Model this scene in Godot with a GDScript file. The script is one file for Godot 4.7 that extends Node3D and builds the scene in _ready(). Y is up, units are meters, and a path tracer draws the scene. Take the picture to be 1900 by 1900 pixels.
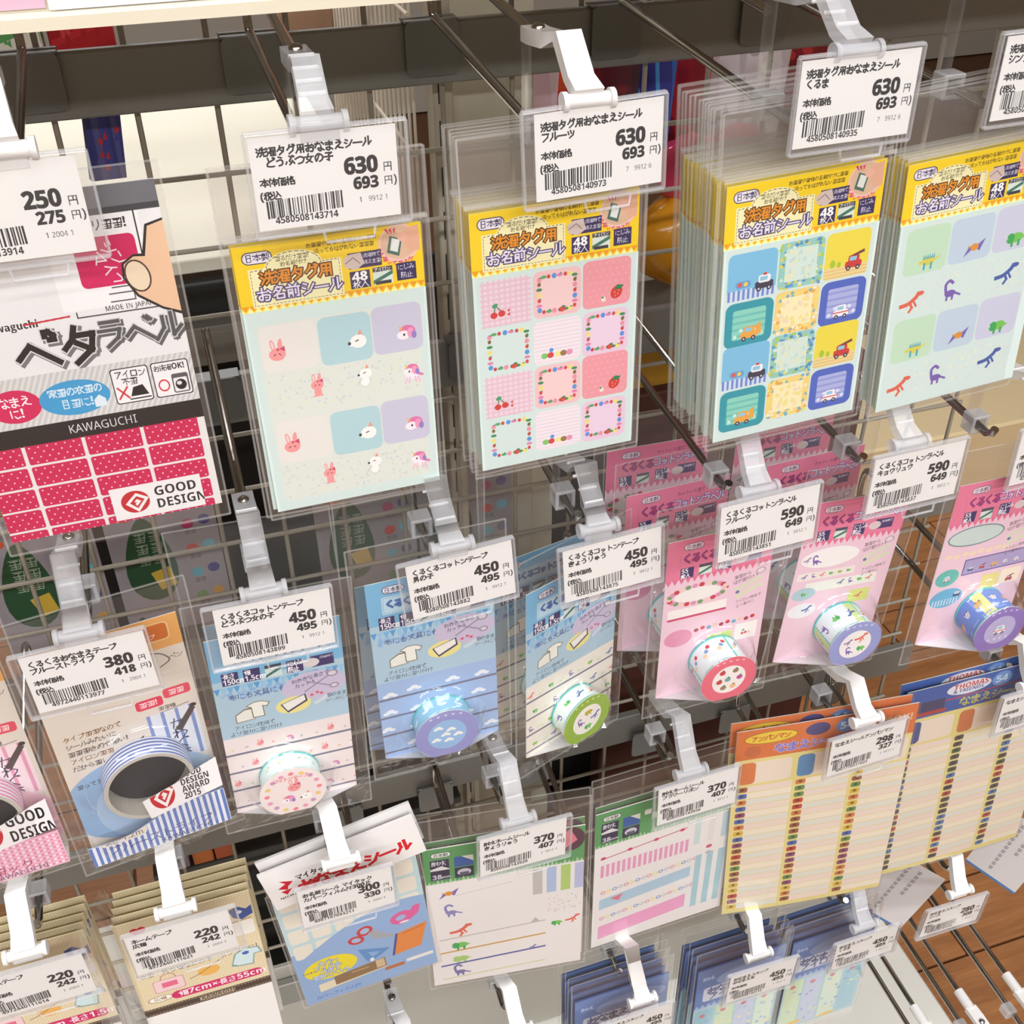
extends Node3D
# A wall of hooks in a stationery shop: name labels and cotton tapes in clear bags, each hook with its price tag.
# Measurements are in millimetres; at() turns them into metres of the shop (floor y = 0, wire grid panel z = 0).

const MM := 0.001
const ORIGIN := Vector3(0, 1.55, 0.755)
const MARKS := { # base letter and mark of the voiced kana
	"ガ": "カ゛", "グ": "ク゛", "ド": "ト゛", "バ": "ハ゛", "パ": "ハ゜", "ブ": "フ゛", "プ": "フ゜", "ベ": "ヘ゛", "ペ": "ヘ゜", "ボ": "ホ゛", "ポ": "ホ゜",
	"が": "か゛", "ぎ": "き゛", "ぐ": "く゛", "じ": "し゛", "だ": "た゛", "で": "て゛", "ど": "と゛", "ぶ": "ふ゛", "づ": "つ゛", "ば": "は゛",
}
const SMALL := { "ッ": "ツ", "ュ": "ユ", "ョ": "ヨ", "ィ": "イ", "っ": "つ", "ゅ": "ゆ", "ょ": "よ", "ャ": "ヤ" }
const STROKES := { # pen strokes on a ten by ten grid: x y x y ..., a blank between strokes
	"ア": "118164 535529", "イ": "704315 5359", "ウ": "5052 1512827539", "エ": "2181 5158 1898", "オ": "1393 6069 6318", "カ": "1383857958 404419",
	"キ": "1272 0585 4069", "ク": "403315 42827639", "コ": "118188 1888", "サ": "0393 3036 707549", "シ": "2142 1435 296792", "ス": "21816519 6599",
	"セ": "049375 303888", "タ": "403315 42827639 4476", "チ": "7022 0494 515639", "ツ": "1225 4154 827639", "テ": "2181 0494 545639", "ト": "3039 3386",
	"ナ": "0393 505529", "ネ": "4051 128217 5459 6597", "ノ": "705519", "ハ": "322609 628599", "フ": "11817529", "ヘ": "063398", "ホ": "0393 5059 2508 7598",
	"マ": "119156 3468", "ミ": "2173 2475 2789", "ム": "501887 6599", "メ": "8019 2388", "ヤ": "042294 3059", "ユ": "227268 0898", "ヨ": "11818919 1585", "ラ": "2080 13837639", "リ": "2125 707549",
	"ル": "313509 606895", "レ": "202896", "ロ": "1181881811", "ワ": "1511817539", "ン": "1243 196792", "ー": "0595",
	"い": "12163846 7386", "う": "3061 1453756839", "え": "3061 237319465899", "お": "0363 3038181655867959 7294", "か": "0363664938 3019 7295",
	"き": "1282 1484 4076 66262979", "く": "602479", "け": "1118 3393 707659", "こ": "2272 173988", "さ": "1282 5076 66262979", "し": "20274986", "せ": "0493 707656 323888",
	"た": "0252 3009 5494 576998", "ち": "1282 402564866939", "つ": "0452947839", "て": "0281445889", "と": "2034 8225184989", "な": "0252 3006 7193 646949376799",
	"に": "1118 4282 476998", "の": "5228171441838759", "は": "1118 3393 7079494799", "ふ": "4062456749 1608 7598", "へ": "063398", "ま": "1282 1484 505929275789",
	"み": "215128073597 8469", "む": "1262 4048287695 8295", "め": "2146 601914818869", "も": "40386986 1373 1575", "や": "04729466 5062 2249", "ゆ": "111742838647 5059", "よ": "5282 5059183689",
	"ら": "3061 2326648749", "り": "2125 707549", "る": "2171175486694857", "れ": "2029 033308 35626898", "わ": "2029 033308 25639569", "ん": "500946587996",
	"洗": "0112 0415 0926 4133 4292 6065 3595 555739 757999", "濯": "0112 0415 0926 315154 619194 4344 7374 4436 4549 4595 4797 4999 7579", "用": "212609 218189 2484 2686 5159",
	"名": "4014 31715417 3354 3686893936", "前": "2031 7061 0292 1419 144449 1646 1747 6467 838979", "女": "402579 735719 0393", "子": "218153 535938 0595", "男": "2070742420 2272 5054 168679 554719",
	"本": "0292 5059 5207 5297 3777", "体": "2004 1319 3292 6069 6236 6296 5787", "価": "2004 1319 3191 4494994944 5159 7179", "格": "0343 2029 2407 6043 618145 5295 5696995956",
	"税": "4011 0343 2129 2407 5061 8071 5292955552 6549 757999", "込": "1022 04242708 284999 506246 6296", "円": "1119 118189 1585 5155", "日": "2029 207079 2474 2979",
	"製": "1151 0252 3035 15135355 7074 9095 0696 461948 5699", "枚": "0343 2029 2407 2446 6044 5292 8349 5499", "入": "405209 5399", "機": "0343 2029 2407 415344 819384 3595 6199 8358",
	"防": "1019 1040234516 7072 4292 626549 659589", "止": "5059 5484 2329 0999", "長": "3035 3080 3282 3383 0595 353958 865799", "幅": "0337 033337 2029 4191 5292945452 5595995955 7579 5797",
	"布": "0292 5006 3438 348488 5359", "文": "5052 0292 7219 2399", "具": "2070762620 2272 2474 0797 3719 6789", "広": "5051 1191 111609 533887 7599", "耐": "0141 2113 0309 034349 2328 5393 8089 6576",
	"水": "505949 033308 8254 5499", "付": "2004 1319 3393 707969 4556", "片": "303519 3393 6063 367679", "家": "5051 03019193 2383 5316 446759 6518 846699", "衣": "5052 0292 4207 343958 835599",
	"目": "2070792920 2272 2575", "不": "0191 5116 5359 6496", "物": "2049 0444 2026 6044 529289 7259 8479", "持": "0343 2029 0746 4292 6064 3494 3696 868979", "好": "301949 1535 0353 527254 747969 4595",
	"使": "2004 1319 3191 4292954542 6169 4899", "力": "038379 404619", "・": "4555", "×": "1188 8118", "!": "5056 5859", "♪": "5057 503264", "゛": "7081 8091", "゜": "7080919282 7170",
	"?": "11918919 1595 5159 2272 2777", # any other, too small in the photograph to read
}

var font_bold: SystemFont
var font_plain: SystemFont
var mats := {}
var rng := RandomNumberGenerator.new()
var wrinkle := FastNoiseLite.new()


# ------------------------------------------------------------------ print: pictures computed for cards and tags

class Print:
	var im: Image
	var k: float
	var bold: SystemFont
	var plain: SystemFont
	var strokes: Dictionary
	var marks: Dictionary
	var small: Dictionary
	var turn := Transform2D.IDENTITY

	func _init(owner_node, w: float, h: float, px: float, paper: Color) -> void:
		k = px
		im = Image.create_empty(int(w * px), int(h * px), false, Image.FORMAT_RGB8)
		im.fill(paper)
		bold = owner_node.font_bold
		plain = owner_node.font_plain
		strokes = owner_node.STROKES
		marks = owner_node.MARKS
		small = owner_node.SMALL

	func fill(rings: Array, c: Color) -> void:
		var lo := 1e9
		var hi := -1e9
		var pts := []
		for ring in rings:
			var q := PackedVector2Array()
			for p in ring:
				var v: Vector2 = (turn * p) * k
				lo = minf(lo, v.y)
				hi = maxf(hi, v.y)
				q.append(v)
			pts.append(q)
		for y in range(maxi(0, int(lo)), mini(im.get_height(), int(hi) + 1)):
			var yc := y + 0.5
			var xs := PackedFloat32Array()
			for q in pts:
				var a: Vector2 = q[q.size() - 1]
				for b in q:
					if (a.y <= yc) != (b.y <= yc):
						xs.append(a.x + (yc - a.y) / (b.y - a.y) * (b.x - a.x))
					a = b
			xs.sort()
			for i in range(0, xs.size() - 1, 2):
				var x0 := int(round(xs[i]))
				var x1 := int(round(xs[i + 1]))
				if x1 > x0:
					im.fill_rect(Rect2i(x0, y, x1 - x0, 1), c)

	func poly(flat: Array, c: Color) -> void:
		var q := PackedVector2Array()
		for i in range(0, flat.size(), 2):
			q.append(Vector2(flat[i], flat[i + 1]))
		fill([q], c)

	func rect(x: float, y: float, w: float, h: float, c: Color) -> void:
		poly([x, y, x + w, y, x + w, y + h, x, y + h], c)

	func round_rect(x: float, y: float, w: float, h: float, r: float, c: Color) -> void:
		var q := PackedVector2Array()
		for i in 4:
			var o := Vector2(x + (w - r if i in [0, 3] else r), y + (h - r if i in [0, 1] else r))
			for j in 6:
				q.append(o + Vector2.from_angle(PI / 2 * i + PI / 10 * j) * r)
		fill([q], c)

	func oval(x: float, y: float, rx: float, ry: float, c: Color, lean := 0.0) -> void:
		var q := PackedVector2Array()
		var n := clampi(int(maxf(rx, ry) * k * 1.2), 8, 40)
		for i in n:
			q.append(Vector2(x, y) + (Vector2.from_angle(TAU * i / n) * Vector2(rx, ry)).rotated(lean))
		fill([q], c)

	func line(flat: Array, w: float, c: Color, soft := false) -> void:
		var q := PackedVector2Array()
		for i in range(0, flat.size(), 2):
			q.append(Vector2(flat[i], flat[i + 1]))
		trace(q, w, c, soft)

	func trace(q: PackedVector2Array, w: float, c: Color, soft := false) -> void:
		if soft and q.size() > 2:
			var s := PackedVector2Array()
			for i in q.size() - 1:
				var p0 := q[maxi(i - 1, 0)]
				var p3 := q[mini(i + 2, q.size() - 1)]
				for j in 4:
					s.append(q[i].cubic_interpolate(q[i + 1], p0, p3, j / 4.0))
			s.append(q[q.size() - 1])
			q = s
		for i in q.size() - 1:
			var d := (q[i + 1] - q[i])
			if d.length() < 1e-4:
				continue
			d = d.normalized() * w * 0.5
			var n := d.orthogonal()
			fill([PackedVector2Array([q[i] - d + n, q[i + 1] + d + n, q[i + 1] + d - n, q[i] - d - n])], c)

	func dashes(flat: Array, w: float, dash: float, c: Color) -> void:
		for i in range(0, flat.size() - 2, 2):
			var a := Vector2(flat[i], flat[i + 1])
			var b := Vector2(flat[i + 2], flat[i + 3])
			var n := maxi(1, int(a.distance_to(b) / dash / 2))
			for j in n:
				trace(PackedVector2Array([a.lerp(b, (j + 0.0) / n), a.lerp(b, (j + 0.5) / n)]), w, c)

	func glyph(ch: String, x: float, y: float, s: float, w: float, c: Color, wide: float) -> void:
		if small.has(ch):
			glyph(small[ch], x + 0.12 * s * wide, y + 0.28 * s, s * 0.72, w, c, wide)
			return
		var shape: String = ch
		if marks.has(ch):
			shape = marks[ch]
		for part in shape:
			var code: String = strokes.get(part, strokes["?"])
			var soft := part.unicode_at(0) >= 0x3041 and part.unicode_at(0) <= 0x3096
			for piece in code.split(" "):
				var q := PackedVector2Array()
				for i in range(0, piece.length() - 1, 2):
					q.append(Vector2(x + (piece[i].to_float() + 0.5) * 0.1 * s * wide, y + (piece[i + 1].to_float() + 0.5) * 0.1 * s))
				if q.size() > 1:
					trace(q, w, c, soft)

	func text(t: String, x: float, y: float, s: float, c: Color, weight := 0.11, wide := 1.0, step := 1.0) -> float:
		# y is the top of the line, s the height of a Japanese character
		var ts := TextServerManager.get_primary_interface()
		var font := bold if weight >= 0.1 else plain
		var rid: RID = font.get_rids()[0]
		for ch in t:
			var u := ch.unicode_at(0)
			if ch == " ":
				x += 0.4 * s * wide
			elif u < 0x100:
				var g := ts.font_get_glyph_index(rid, 64, u, 0)
				var d: Dictionary = ts.font_get_glyph_contours(rid, 64, g)
				var e := s / 50.0
				var rings := []
				var from := 0
				for end in d["contours"]:
					var q := PackedVector2Array()
					for i in range(from, end + 1):
						var p: Vector3 = d["points"][i]
						q.append(Vector2(x + p.x * e * wide, y + s * 0.95 + p.y * e))
					from = end + 1
					rings.append(q)
				if rings.size():
					fill(rings, c)
					if weight > 0.13:
						for q in rings:
							var closed: PackedVector2Array = q.duplicate()
							closed.append(q[0])
							trace(closed, s * (weight - 0.11), c)
				x += ts.font_get_glyph_advance(rid, 64, g).x * e * wide
			else:
				glyph(ch, x, y, s, s * weight, c, wide)
				x += s * wide * step
		return x

	func outlined(t: String, x: float, y: float, s: float, c: Color, edge: Color, weight := 0.12, rim := 0.12, wide := 1.0) -> void:
		text(t, x, y, s, edge, weight + rim, wide)
		text(t, x, y, s, c, weight, wide)

	func lean(x: float, y: float, angle: float) -> void:
		turn = Transform2D(0, Vector2(x, y)) * Transform2D(angle, Vector2.ZERO) * Transform2D(0, Vector2(-x, -y))

	func level() -> void:
		turn = Transform2D.IDENTITY

	func ready() -> ImageTexture:
		return ImageTexture.create_from_image(im)


func paper(w: float, h: float, px: float, c: Color) -> Print:
	return Print.new(self, w, h, px, c)


func rgb(r: float, g: float, b: float) -> Color:
	return Color(r / 255.0, g / 255.0, b / 255.0)


# ------------------------------------------------------------------ materials

func mat(called: String, c: Color, rough := 0.6, metal := 0.0, alpha := 1.0) -> StandardMaterial3D:
	if mats.has(called):
		return mats[called]
	var m := StandardMaterial3D.new()
	m.resource_name = called
	m.albedo_color = c
	m.roughness = rough
	m.metallic = metal
	if alpha < 1.0:
		m.albedo_color.a = alpha
		m.transparency = BaseMaterial3D.TRANSPARENCY_ALPHA
	mats[called] = m
	return m


func printed(called: String, t: Texture2D, rough := 0.45) -> StandardMaterial3D:
	var m := mat(called, Color(1, 1, 1), rough)
	m.albedo_texture = t
	m.texture_repeat = false
	return m


# ------------------------------------------------------------------ shapes (millimetres in, metres out)

class Shape:
	var v := PackedVector3Array()
	var uv := PackedVector2Array()
	var idx := PackedInt32Array()
	var groups := PackedInt32Array()
	var st: SurfaceTool
	var group := 0

	func _init() -> void:
		st = SurfaceTool.new()
		st.begin(Mesh.PRIMITIVE_TRIANGLES)

	func tri(a: Vector3, b: Vector3, c: Vector3, ua := Vector2.ZERO, ub := Vector2.ZERO, uc := Vector2.ZERO) -> void:
		# seen from outside: a, b, c run against the clock
		st.set_smooth_group(group)
		for e in [[a, ua], [c, uc], [b, ub]]:
			st.set_uv(e[1])
			st.add_vertex(e[0] * 0.001)

	func quad(a: Vector3, b: Vector3, c: Vector3, d: Vector3, ua := Vector2(0, 1), ub := Vector2(1, 1), uc := Vector2(1, 0), ud := Vector2(0, 0)) -> void:
		tri(a, b, c, ua, ub, uc)
		tri(a, c, d, ua, uc, ud)

	func box(o: Vector3, s: Vector3, b := 0.0) -> Shape:
		return block(Transform3D(Basis.IDENTITY, o), s, b)

	func block(t: Transform3D, s: Vector3, b := 0.0) -> Shape:
		# a box, its edges cut by b
		group = -1
		var h := s * 0.5
		var faces := [[Vector3.RIGHT, Vector3.UP, Vector3.BACK], [Vector3.LEFT, Vector3.UP, Vector3.FORWARD], [Vector3.UP, Vector3.BACK, Vector3.RIGHT], [Vector3.DOWN, Vector3.FORWARD, Vector3.RIGHT], [Vector3.BACK, Vector3.UP, Vector3.LEFT], [Vector3.FORWARD, Vector3.UP, Vector3.RIGHT]]
		for f in faces:
			var n: Vector3 = f[0]
			var u: Vector3 = f[1]
			var w: Vector3 = n.cross(u)
			var on := n * absf(n.dot(h))
			var hu := u * (absf(u.dot(h)) - b)
			var hw := w * (absf(w.dot(h)) - b)
			quad(t * (on - hw - hu), t * (on - hu + hw), t * (on + hu + hw), t * (on + hu - hw)) if n.cross(u).dot(w) > 0 and _out(n, -hw - hu, -hu + hw, hu + hw) else quad(t * (on - hw - hu), t * (on + hu - hw), t * (on + hu + hw), t * (on - hu + hw))
		if b > 0.0:
			for e in 3:
				var ax := Vector3.ZERO
				ax[e] = 1.0
				var p := Vector3.ZERO
				var q := Vector3.ZERO
				p[(e + 1) % 3] = 1.0
				q[(e + 2) % 3] = 1.0
				for sp in [-1.0, 1.0]:
					for sq in [-1.0, 1.0]:
						var la := ax * (h[e] - b)
						var c1: Vector3 = p * sp * h[(e + 1) % 3] + q * sq * (h[(e + 2) % 3] - b)
						var c2: Vector3 = p * sp * (h[(e + 1) % 3] - b) + q * sq * h[(e + 2) % 3]
						var out: Vector3 = p * sp + q * sq
						if _out(out, c1 - la, c1 + la, c2 + la):
							quad(t * (c1 - la), t * (c1 + la), t * (c2 + la), t * (c2 - la))
						else:
							quad(t * (c2 - la), t * (c2 + la), t * (c1 + la), t * (c1 - la))
			for sx in [-1.0, 1.0]:
				for sy in [-1.0, 1.0]:
					for sz in [-1.0, 1.0]:
						var sg := Vector3(sx, sy, sz)
						var x1 := sg * Vector3(h.x, h.y - b, h.z - b)
						var y1 := sg * Vector3(h.x - b, h.y, h.z - b)
						var z1 := sg * Vector3(h.x - b, h.y - b, h.z)
						if _out(sg, x1, y1, z1):
							tri(t * x1, t * y1, t * z1)
						else:
							tri(t * x1, t * z1, t * y1)
		group = 0
		return self

	func _out(n: Vector3, a: Vector3, b: Vector3, c: Vector3) -> bool:
		return (b - a).cross(c - a).dot(n) > 0.0

	func tube(path: Array, r, sides := 10, caps := true) -> Shape:
		# a round bar along points; r is one radius or one for each point
		group += 1
		var rings := []
		var side := Vector3.ZERO
		for i in path.size():
			var p: Vector3 = path[i]
			var d: Vector3 = ((path[mini(i + 1, path.size() - 1)] as Vector3) - (path[maxi(i - 1, 0)] as Vector3)).normalized()
			if side == Vector3.ZERO:
				side = d.cross(Vector3.UP if absf(d.y) < 0.9 else Vector3.RIGHT).normalized()
			side = (side - d * side.dot(d)).normalized()
			var up := d.cross(side)
			var rad: float = r[i] if r is Array else r
			var ring := []
			for j in sides:
				ring.append(p + (side * cos(TAU * j / sides) + up * sin(TAU * j / sides)) * rad)
			rings.append(ring)
		for i in rings.size() - 1:
			for j in sides:
				var k := (j + 1) % sides
				quad(rings[i][j], rings[i][k], rings[i + 1][k], rings[i + 1][j], Vector2(j / float(sides), i), Vector2((j + 1) / float(sides), i), Vector2((j + 1) / float(sides), i + 1), Vector2(j / float(sides), i + 1))
		if caps:
			group += 1
			for j in range(1, sides - 1):
				tri(rings[0][0], rings[0][j + 1], rings[0][j])
				var e: Array = rings[rings.size() - 1]
				tri(e[0], e[j], e[j + 1])
		return self

	func prism(outline: PackedVector2Array, z0: float, z1: float, t := Transform3D.IDENTITY) -> Shape:
		# an outline in x and y, run from z0 to z1
		group = -1
		var o := outline.duplicate()
		var area := 0.0
		for i in o.size():
			area += o[i].cross(o[(i + 1) % o.size()])
		if area < 0:
			o.reverse()
		var tris := Geometry2D.triangulate_polygon(o)
		var lo := Vector2(1e9, 1e9)
		var hi := -lo
		for p in o:
			lo = lo.min(p)
			hi = hi.max(p)
		var w := hi - lo
		for i in range(0, tris.size(), 3):
			var q := [o[tris[i]], o[tris[i + 1]], o[tris[i + 2]]]
			if (q[1] - q[0]).cross(q[2] - q[0]) < 0:
				q = [q[0], q[2], q[1]]
			var u := []
			for p in q:
				u.append(Vector2((p.x - lo.x) / w.x, (hi.y - p.y) / w.y))
			tri(t * Vector3(q[0].x, q[0].y, z1), t * Vector3(q[1].x, q[1].y, z1), t * Vector3(q[2].x, q[2].y, z1), u[0], u[1], u[2])
			tri(t * Vector3(q[0].x, q[0].y, z0), t * Vector3(q[2].x, q[2].y, z0), t * Vector3(q[1].x, q[1].y, z0))
		for i in o.size():
			var a := o[i]
			var b := o[(i + 1) % o.size()]
			quad(t * Vector3(a.x, a.y, z0), t * Vector3(b.x, b.y, z0), t * Vector3(b.x, b.y, z1), t * Vector3(a.x, a.y, z1))
		group = 0
		return self

	func sheet(nx: int, ny: int, place: Callable, back := false, creased := 2.0) -> Shape:
		# a smooth surface: place(u, v) with u and v from 0 to 1, v down
		group += 1
		var g := []
		for j in ny + 1:
			var row := []
			for i in nx + 1:
				row.append(place.call(i / float(nx), j / float(ny)))
			g.append(row)
		var smooth := group
		for j in ny:
			group = -1 if j >= creased * ny else smooth
			for i in nx:
				var u0 := i / float(nx)
				var u1 := (i + 1) / float(nx)
				var v0 := j / float(ny)
				var v1 := (j + 1) / float(ny)
				if back:
					quad(g[j + 1][i + 1], g[j + 1][i], g[j][i], g[j][i + 1])
				else:
					quad(g[j + 1][i], g[j + 1][i + 1], g[j][i + 1], g[j][i], Vector2(u0, v1), Vector2(u1, v1), Vector2(u1, v0), Vector2(u0, v0))
		group = smooth
		return self

	func done(m: Material, onto: ArrayMesh = null) -> ArrayMesh:
		st.generate_normals()
		st.index()
		var mesh := st.commit(onto) if onto else st.commit()
		mesh.surface_set_material(mesh.get_surface_count() - 1, m)
		return mesh


func rounded(w: float, h: float, r: float, o := Vector2.ZERO) -> PackedVector2Array:
	var q := PackedVector2Array()
	for i in 4:
		var c := o + Vector2((w / 2 - r) * (1 if i in [0, 3] else -1), (h / 2 - r) * (1 if i in [0, 1] else -1))
		for j in 5:
			q.append(c + Vector2.from_angle(PI / 2 * i + PI / 8 * j) * r)
	return q


# ------------------------------------------------------------------ things

var taken := {}

func numbered(called: String) -> String:
	var n: int = taken.get(called, 0)
	taken[called] = n + 1
	return called if n == 0 else "%s_%03d" % [called, n]


func at(x: float, y: float, z: float) -> Vector3:
	return ORIGIN + Vector3(x, y, z) * MM


func thing(called: String, label: String, category: String, where: Vector3, group := "", turn := Vector3.ZERO) -> Node3D:
	var o := Node3D.new()
	o.name = numbered(called)
	add_child(o)
	o.position = where
	o.rotation = turn
	o.set_meta("label", label)
	o.set_meta("category", category)
	if group:
		o.set_meta("group", group)
	return o


func part(called: String, mesh: Mesh, parent: Node3D, where := Vector3.ZERO, turn := Vector3.ZERO) -> MeshInstance3D:
	var o := MeshInstance3D.new()
	o.name = called
	o.mesh = mesh
	parent.add_child(o, true)
	o.position = where * MM
	o.rotation = turn
	return o


func structure(called: String, mesh: Mesh, where := Vector3.ZERO) -> MeshInstance3D:
	var o := MeshInstance3D.new()
	o.name = called
	o.mesh = mesh
	add_child(o, true)
	o.position = where
	o.set_meta("kind", "structure")
	return o


func copy(o: Node3D, label: String, where: Vector3, turn := Vector3.ZERO) -> Node3D:
	var c := o.duplicate()
	c.name = numbered(String(o.name).rstrip("0123456789").rstrip("_"))
	add_child(c)
	c.position = where
	c.rotation = turn
	c.set_meta("label", label)
	return c


func slab(w: float, h: float, t: float, front: Material, edge: Material, bow := 0.0) -> ArrayMesh:
	# a card hanging from its top middle: x across, y down from 0 to -h, print on the front
	var f := Shape.new()
	f.sheet(6 if bow else 1, 6 if bow else 1, func(u, v): return Vector3((u - 0.5) * w, -v * h, t / 2 + bow * sin(PI * u) * (0.4 + 0.6 * v)))
	var mesh := f.done(front)
	var e := Shape.new()
	e.sheet(6 if bow else 1, 6 if bow else 1, func(u, v): return Vector3((u - 0.5) * w, -v * h, -t / 2 + bow * sin(PI * u) * (0.4 + 0.6 * v)), true)
	e.group = -1
	var n := 6 if bow else 1
	for i in n:
		var a := i / float(n)
		var b := (i + 1) / float(n)
		for v in [0.0, 1.0]:
			var za: float = bow * sin(PI * a) * (0.4 + 0.6 * v)
			var zb: float = bow * sin(PI * b) * (0.4 + 0.6 * v)
			var p := [Vector3((a - 0.5) * w, -v * h, t / 2 + za), Vector3((b - 0.5) * w, -v * h, t / 2 + zb), Vector3((b - 0.5) * w, -v * h, -t / 2 + zb), Vector3((a - 0.5) * w, -v * h, -t / 2 + za)]
			if v == 0.0:
				e.quad(p[0], p[1], p[2], p[3])
			else:
				e.quad(p[3], p[2], p[1], p[0])
	e.quad(Vector3(-w / 2, -h, -t / 2), Vector3(-w / 2, -h, t / 2), Vector3(-w / 2, 0, t / 2), Vector3(-w / 2, 0, -t / 2))
	e.quad(Vector3(w / 2, -h, t / 2), Vector3(w / 2, -h, -t / 2), Vector3(w / 2, 0, -t / 2), Vector3(w / 2, 0, t / 2))
	return e.done(edge, mesh)


# ------------------------------------------------------------------ what is printed on tags, cards and sheets

const INK := Color(0.07, 0.07, 0.08)

func tag_print(one: String, two: String, price: String, taxed: String, digits: String, batch: String, shift := 0.0) -> StandardMaterial3D:
	var c := paper(65, 41.5, 8, rgb(240, 238, 235))
	c.text(one, 3.2, 4.2, 4.15, INK, 0.17, 1.0, 1.02)
	c.text(two, 3.2 + shift, 9.0, 4.15, INK, 0.17, 1.0, 1.02)
	c.text(price, 40.4, 12.8, 7.8, INK, 0.17, 0.95)
	c.text("円", 58.0, 16.0, 4.6, rgb(60, 60, 62), 0.1)
	c.text(taxed, 44.0, 21.9, 5.7, INK, 0.17, 0.98)
	c.text("円)", 58.0, 22.4, 4.4, rgb(60, 60, 62), 0.1)
	c.text("本体価格", 3.0, 18.0, 3.8, INK, 0.16)
	c.text("(税込", 2.2, 24.0, 3.8, INK, 0.16)
	c.rect(4.0, 28.0, 34.5, 8.4, rgb(240, 238, 235))
	rng.seed = hash(digits)
	var x := 4.5
	while x < 38.0:
		var w := 0.28 * (1 + rng.randi() % 3)
		c.rect(x, 28.2 - 1.4 * (x - 4.5) / 34.0, w, 8.0, INK)
		x += w + 0.28 * (1 + rng.randi() % 3)
	c.text(digits, 7.5, 35.6, 3.4, rgb(35, 35, 38), 0.1, 0.92)
	c.text(batch, 46.0, 31.0, 2.6, rgb(70, 70, 72), 0.08, 0.9)
	return printed("price print " + digits + batch + one + two, c.ready(), 0.5)


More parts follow.
